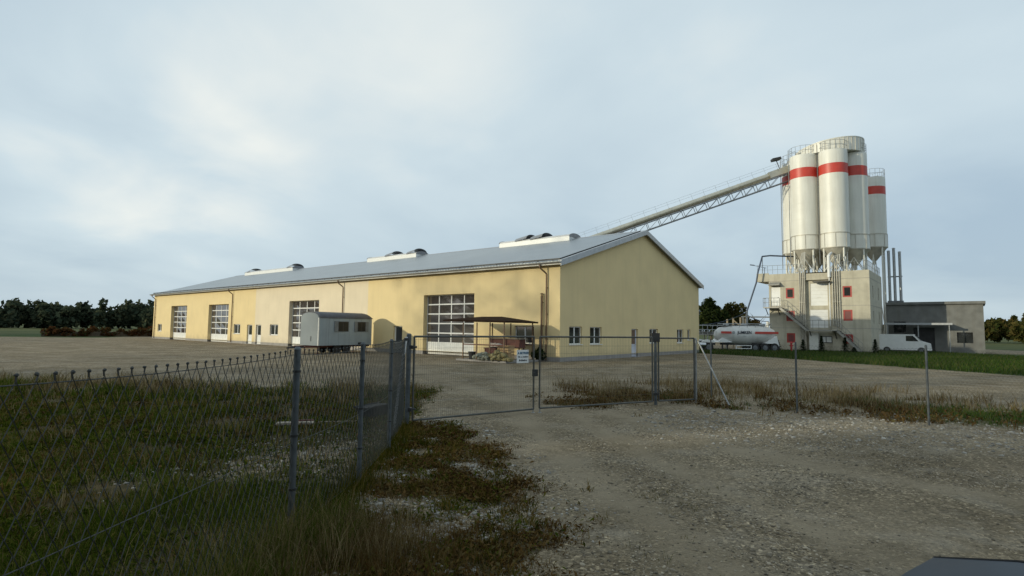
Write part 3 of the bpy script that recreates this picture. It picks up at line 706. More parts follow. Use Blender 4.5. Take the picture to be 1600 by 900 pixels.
tc_ = thing('truck_tractor', 'dark blue tractor unit half hidden behind the hall corner', 'truck', TK0+Vector((-5.75,-.2,0)), R(2))
MB().box(-2.9,-1.0,-1.2,1.2,1.0,3.1).prism([(-3.25,.55),(-2.9,.55),(-2.9,3.1),(-3.05,2.9)], 'y', -1.2, 1.2).build('cab', 'truckblue', tc_)
MB().box(-1.0, 2.4, -.42, -.28, .7, .95).box(-1.0,2.4,.28,.42,.7,.95).box(-.2,1.6,-.5,.5,.95,1.1).build('frame', 'dark', tc_)
MB().box(-.9,-.2,-1.15,1.15,.9,1.9).box(-.1,.7,-1.2,-.5,.45,.95).build('equipment_box', 'dark', tc_)
MB().tube((-.75,-1.0,1.0), (-.75,-1.0,2.7), .09, 10).tube((.1,-1.22,.75), (1.0,-1.22,.75), .24, 14).build('exhaust', 'chrome', tc_, 40)
MB().box(-2.2,-1.3,-1.206,-1.2,1.9,2.8).build('side_window', 'glass', tc_)
MB().prism([(.75,1.0),(.85,1.2),(1.4,1.28),(1.95,1.2),(2.05,1.0)], 'y', -1.22, -.72).build('mudguard', 'white', tc_); MB().prism([(.75,1.0),(.85,1.2),(1.4,1.28),(1.95,1.2),(2.05,1.0)], 'y', .72, 1.22).build('mudguard', 'white', tc_)
for x in (-2.3, 1.4):
    for y in (-1.0, 1.0): wheel(tc_, x, y)

# plant equipment seen between hall and tower
pf = thing('loading_platform', 'grey railed steel platform beyond the hall corner', 'platform', (24.6,70.0,0), R(-8))
MB().box(-2.6,2.2,-1,1,1.7,1.8).build('deck', 'stairs', pf)
mb = MB(); railing(mb, [(-2.5,-.95,1.8),(2.1,-.95,1.8)], 1.1, .05); mb.build('railing', 'galv', pf)
for x in (-2.4, -.2, 2.0):
    for y in (-.9, .9): MB().tube((x,y,0), (x,y,1.7), .07, 8).build('leg', 'galv', pf)
MB().box(-1.0,1.2,-.7,.7,1.8,2.15).build('control_box', 'annex', pf)
pw = thing('timber_rack', 'upright tan timber poles of a stacking rack behind the tank trailer', 'rack', (29.6,73.0,0), R(-10))
for x in (-1.3,-.55,.35,.9): MB().beam((x,0,0), (x,0,4.1-abs(x)*.25), .18, .18).build('post', 'palewood', pw)
MB().beam((-.5,-.13,3.6), (1.4,-.13,1.9), .1, .14).beam((-1.4,-.14,1.2), (1.2,-.14,1.2), .1, .12).build('brace', 'palewood', pw)
pb = thing('pipe_bridge', 'low bridge of horizontal grey pipes running to the concrete tower', 'pipes', (33.6,72.5,0), R(-4))
mb = MB()
for z, x0, r_ in ((4.1,-3.6,.09),(3.1,-.2,.10),(2.7,.3,.06)): mb.tube((x0,0,z), (4.2,0,z), r_, 8)
mb.build('pipe_run', 'galv', pb, 40)
for x in (-3.4, .4, 3.8): MB().beam((x,0,0), (x,0,4.1), .14, .14).build('support', 'galv', pb)
mb = MB(); mb.box(.4,3.4,-.8,.8,0.,2.35); mb.build('pump_house', 'white', pb)
MB().tube((-.6,0,2.9), (.3,0,3.6), .1, 8).tube((-.3,0,2.5), (-.3,0,3.5), .16, 10).build('valve', 'white', pb, 40)
MB().tube((-.3,0,0),(-.3,0,2.5),.06,8).build('support','galv',pb)

# annex behind the tower on the right with a lean-to, exhaust stacks and a white van
ax = thing('plant_annex', 'dark grey concrete annex with a lean-to roof right of the tower', 'building', tw(-.3,11.0), HROT)
mb = wall(F, -9.0, 0, -.2, 5.6, [(-1.9,-.7,2.3,3.6), (-4.6,-2.6,.02,2.9), (-8.0,-6.6,1.2,2.4)], .3)
mb.add([(0,0,-.2),(0,-7,-.2),(0,-7,5.6),(0,0,5.6)], [(0,1,2,3)]).add([(-9,0,-.2),(-9,-7,-.2),(-9,-7,5.6),(-9,0,5.6)], [(0,1,2,3)]).add([(-9,-7,-.2),(0,-7,-.2),(0,-7,5.6),(-9,-7,5.6)], [(0,1,2,3)])
mb.box(-9.2,.002,-7.2,.25,5.6,5.9); mb.build('wall', 'annex', ax)
MB().box(-1.9,-.7,-.28,-.2,2.3,3.6).build('window', 'glass', ax); MB().box(-8,-6.6,-.28,-.2,1.2,2.4).build('window', 'glass', ax)
MB().box(-4.6,-2.6,-.28,-.2,.02,2.9).build('gate_door', 'dark', ax)
MB().box(-6.2,-.1,.26,2.3,3.28,3.36).box(-6.3,-.05,2.3,2.36,3.2,3.42).build('lean_to_roof', 'zinc', ax)
for x in (-6.0,-3.2,-.3): MB().tube((x,2.2,0), (x,2.2,3.28), .06, 8).build('lean_to_post', 'galv', ax)
st = thing('exhaust_stack', 'bundle of slim grey exhaust stacks rising right of the lower silo', 'stack', tw(-.35,15.2,0), HROT)
for x, h in ((0,12.6),(-.55,12.9),(-1.15,12.4)): MB().tube((x,0,5.9), (x,0,h), .16, 12).tube((x,0,h+.05),(x,0,h+.15),.22,12,.1).build('flue', 'galv', st, 40)
MB().box(-1.4,.25,-.25,.25,5.905,6.3).box(-1.35,.2,-.2,-.15,9.3,9.45).build('base_frame', 'truss', st)

# white van in the lean-to
vn = thing('parked_van', 'white van under the lean-to beside the concrete tower', 'van', tw(-2.3,7.3), HROT+PI)
prof = [(-2.4,.35),(-2.4,1.9),(-2.25,2.1),(.9,2.1),(1.6,1.35),(2.35,1.1),(2.45,.35)]
MB().prism(prof, 'y', -.92, .92).build('body', 'white', vn)
MB().add([(.98,-.8,2.02),(.98,.8,2.02),(1.58,.8,1.42),(1.58,-.8,1.42)], [(0,1,2,3)]).build('windscreen', 'glass', vn).location = (.03,0,.02)
for y in (-.926,.926): MB().prism([(.2,1.35),(.2,1.95),(.85,1.95),(1.35,1.35)], 'y', y-.004, y+.004).build('side_window', 'glass', vn)
for x in (-1.6,1.55):
    for y in (-.82,.82): wheel(vn, x, y, .34, .2)

# ================================================================== SITE CARAVAN
CA = Vector((-15.2, 44.0, 0)); cdir = math.atan2(.845,.535)
cvn = thing('site_caravan', 'grey barrel roofed site caravan with two windows parked before the hall', 'caravan', CA, cdir)
CLn, CWd = 5.6, 2.2     # x along the side, y to the back-left
z0, z1 = .66, 2.86
def roofarc(n=14, ex=0., zo=0.): return [(CWd/2+(CWd/2+ex)*math.cos(t), z1+zo+.46*math.sin(t)**.8) for t in np.linspace(0, PI, n)]
MB().box(.04, CLn, 0, CWd, z0, z1).build('body', 'caravan', cvn)
en = [(0,z0),(CWd,z0)]+[(y,z) for y, z in roofarc()][::-1]
MB().prism([(0,z0),(CWd,z0),(CWd,z1)]+[(CWd/2+CWd/2*math.cos(t), z1+.42*math.sin(t)) for t in np.linspace(0,PI,14)][1:-1]+[(0,z1)], 'x', -.02, .037).build('end_wall', 'caravan_end', cvn)
rp_ = [(CWd/2+(CWd/2+.06)*math.cos(t), z1+.01+.5*math.sin(t)) for t in np.linspace(0, PI, 16)]
MB().prism(rp_, 'x', .041, CLn-.30).build('roof', 'caravan_roof', cvn, 50)
# curved-down rear end of the roof
vs = []; ks = np.linspace(0, PI/2, 6); n = 16
for k in ks:
    for t in np.linspace(0, PI, n): vs.append((CLn-.30+.38*math.sin(k), CWd/2+(CWd/2+.06)*math.cos(t), z1+.01+.5*math.sin(t)*math.cos(k)))
mb = MB(); mb.add(vs, [(a*n+i, a*n+i+1, (a+1)*n+i+1, (a+1)*n+i) for a in range(5) for i in range(n-1)]); mb.build('roof_end', 'caravan_roof', cvn, 60)
MB().box(-.03,.05,-.03,.05,z0,z1).build('corner_trim', 'offwhite', cvn)
Cs = lambda u, d, z: (u, d, z)
for u0, u1, sh in ((1.9,3.0,(1.62,1.93)), (4.0,4.85,(3.72,3.98))):
    o = MB().box(u0,u1,-.03,-.003,1.78,2.60).build('window', 'dark', cvn)
    MB().box(u0+.07,(u0+u1)/2-.04,-.036,-.031,1.85,2.53).box((u0+u1)/2+.04,u1-.07,-.036,-.031,1.85,2.53).build('pane', 'caravan_glass', o)
    MB().box(sh[0]-.1,sh[1]-.02,-.05,-.02,1.76,2.62).build('shutter', 'shutter', o)
    if u0 > 3: MB().box(u1+.01,u1+.33,-.05,-.02,1.76,2.62).build('shutter', 'shutter', o)
sm = MB()
for u in (1.0,2.0,3.1,4.4,5.3): sm.box(u,u+.012,-.006,.002,z0,z1)
sm.build('panel_seam', 'shutter', cvn)
MB().box(-.9,CLn+.1,.4,.5,.5,.655).box(-.9,CLn+.1,CWd-.5,CWd-.4,.5,.655).build('chassis', 'rust', cvn)
MB().beam((-.9,.45,.55),(-2.0,CWd/2,.5),.08,.1).beam((-.9,CWd-.45,.55),(-2.0,CWd/2,.5),.08,.1).tube((-1.9,CWd/2,0),(-1.9,CWd/2,.6),.04,8).build('drawbar', 'dark', cvn)
for x in (2.05,2.95):
    for y in (.2,CWd-.2): wheel(cvn, x, y, .38, .2)
for x in (.2,5.3):
    for y in (.3,CWd-.3): MB().tube((x,y,0),(x,y,.5),.04,8).box(x-.12,x+.12,y-.12,y+.12,0,.03).build('corner_leg', 'rust', cvn)
MB().box(4.1,4.7,-.12,-.003,.72,.86).build('step_box', 'dark', cvn)
MB().box(-.06,-.021,.85,.93,1.0,1.4).build('door_handle', 'shutter', cvn)

# ================================================================== CANOPY SHELTER AND WHAT LIES UNDER IT
SN = Vector((-.42,35.15,0))
cn = thing('canopy_shelter', 'low brown roofed shelter on thin posts standing in the yard before the big door', 'shelter', SN, HROT)
# local x along b (to the left), local -y to the back
mb = MB(); X0, X1, Y0, Y1 = -.15, 5.5, .15, -3.3
b_ = [(X0,Y0,2.56),(X1,Y0,2.66),(X1,Y1,2.66),(X0,Y1,2.56)]; t_ = [(X0,Y0,2.66),(X1,Y0,2.76),(X1,Y1,2.76),(X0,Y1,2.66)]
mb.hexa(b_, t_); rid = [(1.6,-1.55,2.99),(3.4,-1.55,2.99)]
mb.add([(X0,Y0,2.662),(X1,Y0,2.762),(X1,Y1,2.762),(X0,Y1,2.662)]+rid, [(0,1,5,4),(1,2,5),(2,3,4,5),(3,0,4)])
mb.build('canopy_roof', 'canopy', cn)
for x, y in ((.1,-.05),(1.3,-.05),(2.45,-.05),(3.7,-.05),(.1,-3.0),(2.0,-3.0),(3.7,-3.0)): MB().beam((x,y,.14), (x,y,2.57), .06, .06).build('post', 'brown', cn)
MB().box(-.2,4.2,-3.3,.1,.02,.14).build('deck', 'plinth', cn)
MB().beam((.1,-.05,1.12),(3.7,-.05,1.12),.05,.07).beam((.1,-3.0,1.12),(3.7,-3.0,1.12),.05,.07).build('rail', 'rust', cn)
def on(x, y, z=.14): return SN + bv*x - av*y*1. + Vector((0,0,z))
def onw(x, y, z=.14): return SN + bv*x + av*(-y) + Vector((0,0,z))
t = thing('counter_bench', 'rust red boarded counter at the back under the canopy shelter', 'counter', onw(.9,-2.2), HROT)
MB().box(-.6,2.0,-.3,.3,.78,1.35).build('counter_front', 'rust', t); MB().box(-.7,2.1,-.4,.4,1.35,1.40).build('counter_top', 'wood', t)
for x in (-.5,1.9):
    for y in (-.25,.25): MB().beam((x,y,0),(x,y,.95),.07,.07).build('leg', 'rust', t)
t = thing('storage_crate', 'dark red wooden crate under the canopy beside the tan crate', 'crate', onw(1.75,-.9), HROT)
MB().box(-.5,.45,-.35,.35,0,.72).build('body', 'rust', t); MB().box(-.54,.49,-.39,.39,.72,.78).build('lid', 'rust', t)
t = thing('storage_crate', 'tan wooden crate under the canopy behind the rubble', 'crate', onw(.75,-1.0), HROT+.1)
mb = MB()
for k in range(4): mb.box(-.45,.4,-.36,.36,.02+k*.22,.2+k*.22)
mb.build('slat_body', 'tan', t); MB().box(-.48,.43,-.4,.4,.9,.95).build('lid', 'tan', t)
for k, (x, dz, lb) in enumerate(((1.75,.78,'pale tied sack lying on the dark red crate, left of two'), (1.30,.78,'pale tied sack on the dark red crate, rounder right one of two'))):
    t = thing('sack', lb, 'sack', onw(x,-.9,.14+dz), HROT+k, 'sacks on the red crate')
    MB().ico((0,0,.15), .24, (1.2,.9,.68), .06, 2).build('body', 'sack', t, 60); MB().ico((.22,0,.27), .07, (1,1,1), .1, 1).build('tied_neck', 'sack', t, 60)
rb = MB()
for k in range(60):
    q = onw(1.75+random.gauss(0,.42), -.15+random.gauss(0,.22), .14); r_ = random.uniform(.08,.2); h = max(0, .42-abs(k-30)*.014)
    rb.ico((q.x, q.y, q.z+r_*.6+random.uniform(0,h)), r_, (1,1,.8), .25, 1)
tag(rb.build('rubble_heap', 'stone'), 'pale grey green heap of broken stones on the shelter deck', 'rubble', kind='stuff')
rb = MB()
for k in range(60):
    q = onw(.55+random.gauss(0,.34), -.1+random.gauss(0,.22), .14); r_ = random.uniform(.08,.2)
    rb.ico((q.x, q.y, q.z+r_*.6+random.uniform(0,.5)*max(0,1-abs(q.x-onw(.6,0).x))), r_, (1,1,.8), .25, 1)
tag(rb.build('rubble_heap', 'stone2'), 'ochre heap of stones and clods at the right of the shelter deck', 'rubble', kind='stuff')
t = thing('water_tub', 'small dark tub on the shelter deck left of the stones', 'tub', onw(3.0,-.2), 0)
MB().lathe([(.2,0),(.26,.5),(.23,.5),(.18,.05)], 20, capt=True).build('body', 'black', t, 40); MB().tube((-.26,0,.5),(.26,0,.5),.015,6).build('handle', 'galv', t)

# ================================================================== FENCES AND GATES
def post_mb(p, h, r=.03): return MB().tube((p[0],p[1],-.3), (p[0],p[1],h), r, 10).tube((p[0],p[1],h), (p[0],p[1],h+.03), r*1.15, 10, r*.6)
def chainlink(mb, a, b, h0, h1, pitch, rise, r, barbs=True, sag=.02):
    """woven zig-zag wires between two ground points"""
    a = Vector((a[0],a[1],0)); b = Vector((b[0],b[1],0)); d = b-a; Ln = d.length; d.normalize(); nrm = Vector((-d.y,d.x,0))
    n = int(Ln/pitch)
    for i in range(n):
        s0 = (i+.5)*Ln/n; z = h1 - sag*4*(s0/Ln)*(1-s0/Ln) + random.uniform(-.006,.006); sgn = 1; k = 0; pts = []
        while z > h0:
            off = (pitch*.5 if (k % 2) else -pitch*.0)
            # a wire swings between its own line and its neighbour's
            x = s0 + (pitch*.52 if k % 2 else -pitch*.02)
            pts.append(a+d*x+nrm*(.004 if k % 2 else -.004)+Vector((0,0,z))); z -= rise/2; k += 1
        mb.path(pts, r, 4)
        pts = []; z = h1 - sag*4*(s0/Ln)*(1-s0/Ln); k = 0
        while z > h0:
            x = s0 - (pitch*.52 if k % 2 else -pitch*.02); pts.append(a+d*x+nrm*(-.004 if k % 2 else .004)+Vector((0,0,z))); z -= rise/2; k += 1
        mb.path(pts, r, 4)
        if barbs:
            z = h1 - sag*4*(s0/Ln)*(1-s0/Ln); p = a+d*s0
            mb.tube(p+Vector((0,0,z)), p+d*random.uniform(-.01,.012)+Vector((0,0,z+.035)), r*1.7, 5); mb.ico(p+Vector((0,0,z+.035)), .012, (1,1,1), .2, 0)
    for hh in (h1-.015, (h0+h1)/2, h0+.05):
        pts = [a+d*(Ln*t)+Vector((0,0,hh-(sag if hh > 1 else .01)*4*t*(1-t))) for t in np.linspace(0,1,9)]
        mb.path(pts, r*1.15, 5)
LP = [(-2.38,12.60), (-2.19,10.23), (-2.11,7.96), (-2.27,5.95), (-2.46,2.5), (-2.55,.3)]
fl = thing('chain_link_fence', 'wire mesh fence on slim steel posts running along the grass on the left', 'fence', (0,0,0))
for p in LP[1:]:
    o = post_mb(p, 1.95, .034).build('post', 'postgreen', fl, 40)
    for z in (.5, 1.05, 1.72): MB().tube((p[0],p[1],z-.012), (p[0],p[1],z+.012), .043, 10).build('clamp', 'dark', o, 40)
mb = MB()
for p, q in zip(LP, LP[1:]): chainlink(mb, p, q, .04, 1.915, .11, .19, .0030, True, .035)
mb.build('wire_mesh', 'wire', fl)
# leaning pale pole tied at the gate post
gp = thing('gate_post', 'thick grey steel gate post at the left end of the double gate', 'post', (-2.33,12.72,0))
MB().tube((0,0,-.3), (0,0,2.03), .055, 12).tube((0,0,2.03),(0,0,2.06),.06,12,.03).build('shaft', 'postgreen', gp, 40)
for z in (.35, 1.75): MB().tube((.05,0,z), (.16,.1,z), .025, 8).box(.02,.1,-.05,.05,z-.04,z+.04).build('hinge', 'dark', gp)
bp_ = thing('bracing_pole', 'pale galvanised pole leaning along the left gate post', 'pole', (-2.52,12.20,0))
mb = MB(); mb.path([(0,0,-.15),(.05,.12,.7),(.1,.24,1.35),(.16,.38,1.98)], .03, 8); mb.build('shaft', 'palepole', bp_, 50)
MB().tube((.155,.37,1.9),(.155,.37,1.96),.05,10).build('clamp', 'dark', bp_)

def leaf(label, a, b, z0, z1, name='gate_leaf', mid=False, step=.055, group=None):
    a = Vector((a[0],a[1],0)); b = Vector((b[0],b[1],0)); d = b-a; Ln = d.length; rz = math.atan2(d.y, d.x)
    t = thing(name, label, 'gate' if name == 'gate_leaf' else 'fence', a, rz, group)
    r = .024
    mb = MB().tube((0,0,z0),(0,0,z1),r,10).tube((Ln,0,z0),(Ln,0,z1),r,10).tube((0,0,z1),(Ln,0,z1),r,10).tube((0,0,z0),(Ln,0,z0),r,10)
    for x in ([Ln*.5] if mid else []): mb.tube((x,0,z0),(x,0,z1),r*.8,8)
    mb.build('frame', 'gate', t, 40)
    w_ = MB()
    for x in np.arange(step, Ln-.02, step): w_.tube((x,.005,z0),(x,.005,z1),.0019,4,cap=False)
    for z in np.arange(z0+.22, z1-.05, .2): w_.tube((0,-.005,z),(Ln,-.005,z),.0019,4,cap=False)
    w_.build('wire_infill', 'gate', t)
    return t, Ln
g1, L1 = leaf('left leaf of the steel double gate with a white sign hung on it', (-2.22,12.80), (.60,14.80), .10, 1.99, mid=False)
MB().tube((L1-.01,0,.0),(L1-.01,0,.14),.018,8).box(L1-.05,L1+.03,-.04,.04,0,.012).build('drop_bolt', 'galv', g1)
MB().box(L1-.03,L1+.12,-.03,.03,.95,1.13).tube((L1-.06,-.06,1.05),(L1-.06,-.16,1.05),.012,8).build('lock_box', 'dark', g1)
g2, L2 = leaf('right leaf of the steel double gate, plain wire infill', (.76,14.84), (4.16,16.50), .12, 1.99)
MB().tube((.01,0,.0),(.01,0,.16),.018,8).box(-.03,.05,-.04,.04,0,.012).build('drop_bolt', 'galv', g2)
gp2 = thing('gate_post', 'steel gate post with a black clamp where the right leaf ends', 'post', (4.28,16.62,0))
MB().tube((0,0,-.3),(0,0,2.04),.045,12).build('shaft', 'postgreen', gp2, 40); MB().box(-.12,.12,-.07,.07,1.86,2.12).build('clamp', 'dark', gp2); MB().box(-.08,.08,-.06,.06,.3,.36).build('clamp', 'dark', gp2)
g3, L3 = leaf('narrow fixed wire panel between the right gate post and the braced post', (4.38,16.66), (5.60,17.14), .12, 1.97, 'wire_fence')
# sign on the left leaf
sgn = thing('warning_sign', 'white sign with blue and black lettering hung on the left gate leaf', 'sign', Vector((-2.22,12.80,0)).lerp(Vector((.60,14.80,0)), .89)+Vector((0,0,1.48)), math.atan2(2.0,2.82))
MB().box(-.19,.19,-.022,-.012,-.17,.17).build('plate', 'white', sgn)
RX = Matrix.Rotation(PI/2, 4, 'X')
for s_t, sz, z, m_, bo in (('A BETRIEB', .078, .085, 'textblue', .002), ('Ein- u. Ausfahrt', .050, -.01, 'textdark', .0015), ('freihalten', .066, -.10, 'textdark', .002)):
    text_mesh('lettering', s_t, sz, m_, sgn, Matrix.Translation((.01,-.024,z)) @ RX, bo)
for x in (-.16,.16): MB().tube((x,-.03,.15),(x,.012,.15),.006,6).build('wire_tie', 'wire', sgn)
# right fence
RP = [(5.66,17.16), (7.84,15.42), (10.1,13.62), (12.4,11.8), (14.7,10.0)]
fr_ = thing('chain_link_fence', 'thin wire mesh fence with a diagonal brace right of the gate', 'fence', (0,0,0))
for k, p in enumerate(RP): post_mb(p, 1.95 if k == 0 else 1.9, .026).build('post', 'galv' if k == 0 else 'postgreen', fr_, 40)
MB().tube((5.72,17.12,1.88), (6.40,16.45,.0), .022, 8).tube((5.66,17.16,1.8),(5.66,17.16,1.92),.045,10).build('brace', 'galv', fr_, 40)
mb = MB()
for p, q in zip(RP, RP[1:]): chainlink(mb, p, q, .05, 1.86, .075, .12, .0011, False, .03)
mb.build('wire_mesh', 'wire', fr_)
sp = thing('fence_post', 'single slim steel post standing behind the diagonal brace', 'post', (6.62,18.55,0))
MB().tube((0,0,-.3),(0,0,1.9),.024,10).build('shaft', 'postgreen', sp, 40); MB().tube((0,0,1.9),(0,0,1.93),.03,10,.012).build('cap', 'dark', sp, 40)

# ================================================================== SMALL GROUND THINGS
t = thing('pallet_board', 'broken pale board with a reddish edge lying in the grass behind the fence', 'board', (-4.72,12.4,.0), R(18))
MB().box(-.38,.38,-.16,.16,.06,.09).box(-.36,.3,-.15,-.06,.09,.105).build('plank', 'wood', t); MB().box(-.34,-.26,-.15,.15,0,.06).box(.26,.34,-.15,.15,0,.06).box(.0,.38,.11,.165,.09,.12).build('batten', 'rust', t)
t = thing('feed_trough', 'black plastic trough tipped in the grass behind the fence posts', 'trough', (-3.35,13.8,0), R(65))
MB().hexa([(-.38,-.12,0),(.38,-.12,0),(.38,.12,0),(-.38,.12,0)], [(-.45,-.2,.28),(.45,-.2,.28),(.45,.2,.28),(-.45,.2,.28)]).build('basin', 'black', t); MB().box(-.47,.47,-.22,-.19,.26,.30).box(-.47,.47,.19,.22,.26,.30).build('rim', 'black', t)
t = thing('timber_rail', 'thin grey plank lying in the grass between board and trough', 'plank', (-4.0,12.9,0), R(14))
MB().box(-.55,.5,-.05,.05,.0,.04).build('plank', 'wood', t); MB().box(-.5,-.44,-.06,.06,.04,.055).build('batten', 'wood', t)
t = thing('fire_hydrant', 'red fire hydrant in the grass before the concrete tower', 'hydrant', (30.2,60.3,0))
MB().lathe([(.14,0),(.14,.08),(.1,.1),(.1,.95),(.14,.97),(.14,1.05),(.05,1.15)], 16).build('barrel', 'redhyd', t, 40); MB().tube((-.2,0,.75),(.2,0,.75),.06,10).tube((0,-.18,.6),(0,0,.6),.06,10).build('outlet', 'redhyd', t, 40)

# car at the lower right corner
car = thing('parked_car', 'dark blue car whose bonnet corner shows at the lower right', 'car', (3.62,1.74,0), R(135))
def car_loft(rows, n_half):   # rows: (x, [(y,z)...] half profile from bottom to centre top)
    vs = []; fs = []
    for x, pr in rows:
        full = [(y,z) for y,z in pr]+[(-y,z) for y,z in pr[::-1]]
        vs += [(x,y,z) for y,z in full]
    n = 2*n_half
    for k in range(len(rows)-1):
        for i in range(n): fs.append((k*n+i, k*n+(i+1) % n, (k+1)*n+(i+1) % n, (k+1)*n+i))
    fs += [tuple(range(n))[::-1], tuple(range((len(rows)-1)*n, len(rows)*n))]
    return vs, fs
def sec(x, wb, zb, wm, zm, ws, zs, zt): return (x, [(wb,zb),(wm,zm*.6+zb*.4),(wm,zm),(ws,zs),(ws*.6,zt-.008),(.12,zt)])
rows = [sec(2.12,.60,.35,.66,.55,.55,.70,.74), sec(2.0,.74,.28,.82,.6,.72,.78,.83), sec(1.6,.80,.25,.86,.66,.76,.86,.91), sec(1.0,.80,.25,.87,.72,.77,.91,.96),
        sec(.75,.80,.25,.87,.74,.77,.93,.98), sec(-.1,.8,.25,.87,.76,.66,1.36,1.42), sec(-1.2,.8,.25,.87,.78,.64,1.38,1.44), sec(-1.9,.8,.25,.86,.8,.7,1.0,1.08), sec(-2.12,.72,.32,.8,.75,.68,.92,.96)]
vs, fs = car_loft(rows, 6); MB().add(vs, fs).build('body', 'carblue', car, 35)
MB().add([(.72,-.68,1.01),(.72,.68,1.01),(-.06,.58,1.40),(-.06,-.58,1.40)], [(0,1,2,3)]).build('windscreen', 'glass', car)
for sg_ in (-1,1):
    MB().hexa([(1.98,sg_*.5,.6),(2.07,sg_*.5,.6),(2.0,sg_*.8,.6),(1.9,sg_*.8,.6)], [(1.95,sg_*.5,.74),(2.06,sg_*.5,.72),(1.98,sg_*.79,.74),(1.88,sg_*.79,.75)]).build('headlight', 'glass', car)
    for x in (1.35,-1.4): wheel(car, x, sg_*.78, .31, .19)
for sg_ in (-1,1): MB().path([(2.0,sg_*.70,.783),(1.6,sg_*.74,.866),(.9,sg_*.75,.918)], .008, 6).build('bonnet_seam', 'black', car)

# ================================================================== GROUND
def seg_d(x, y, pts):
    best = np.full(np.shape(x), 1e9)
    for (x0,y0), (x1,y1) in zip(pts, pts[1:]):
        dx, dy = x1-x0, y1-y0; t = np.clip(((x-x0)*dx+(y-y0)*dy)/(dx*dx+dy*dy), 0, 1)
        best = np.minimum(best, np.hypot(x-x0-t*dx, y-y0-t*dy))
    return best
SE = [(30,-.6),(14.2,-2.05),(13.48,-2.02),(13.1,-1.45),(11.65,-.75),(10.4,-.32),(8.4,.04),(7.1,.35),(5.2,.36),(0,.5),(-5,.5)]   # right edge of the weedy strip: y -> x
def strip_edge(y): return np.interp(y, [q[0] for q in SE[::-1]], [q[1] for q in SE[::-1]])
def fence_x(y): return np.interp(y, [p[1] for p in LP[::-1]], [p[0] for p in LP[::-1]])
RWEED = [(2.2,18.0),(4.4,18.4),(7.5,18.3),(9.5,17.0),(12.5,15.2),(17,11.5),(22,8)]
def masks(x, y):
    n1 = fbm(x, y, .45, 3); n2 = fbm(x, y, 1.6, 11)
    wob = (n1-.5)*3.2
    left = sstep(.25, -.5, x-fence_x(y)+(n2-.5)*.8)*sstep(21.5, 18.5, y+wob-.12*(x+2))
    patch = sstep(2.0, .4, np.hypot((x+3.4)/1.2, (y-9.4)/1.3)+(n2-.5)*2.0)*.6     # bare stony patch inside the fence
    left = left*(1-patch)
    strip = sstep(-.15, .35, x-fence_x(y))*sstep(.55, -.9, x-strip_edge(y)+(n2-.5)*1.9)*sstep(14.0,12.6,y)
    dr = seg_d(x, y, RWEED)
    rw = sstep(2.6, 1.0, dr+(n1-.5)*2.8+(n2-.5)*1.6)
    green = rw*sstep(9.5, 13, x)
    bl = seg_d(x, y, [(19.0,54.5),(23.0,48.3),(25.5,41.0),(27.5,33.0),(31,22)])
    # grass verge in front of the tower: right of a line
    ex = np.interp(y, [8,22,33,41,48.3,54.5,62], [36,30.5,26.6,24.2,22.4,18.9,17.6]); berm = sstep(-.5,.5, x-ex+(n2-.5)*.8)*sstep(64,61.5,y)*sstep(12,20,y)
    return left, strip, rw, green, berm
def grid(name, x0, x1, y0, y1, st, zf):
    xs = np.arange(x0, x1+st/2, st); ys = np.arange(y0, y1+st/2, st); X, Y = np.meshgrid(xs, ys); Z = zf(X, Y)
    V = np.stack([X.ravel(), Y.ravel(), Z.ravel()], 1); nx = len(xs); i = np.arange((len(ys)-1)*(nx-1)); q = (i//(nx-1))*nx+i % (nx-1)
    return X, Y, V, np.stack([q, q+1, q+nx+1, q+nx], 1)

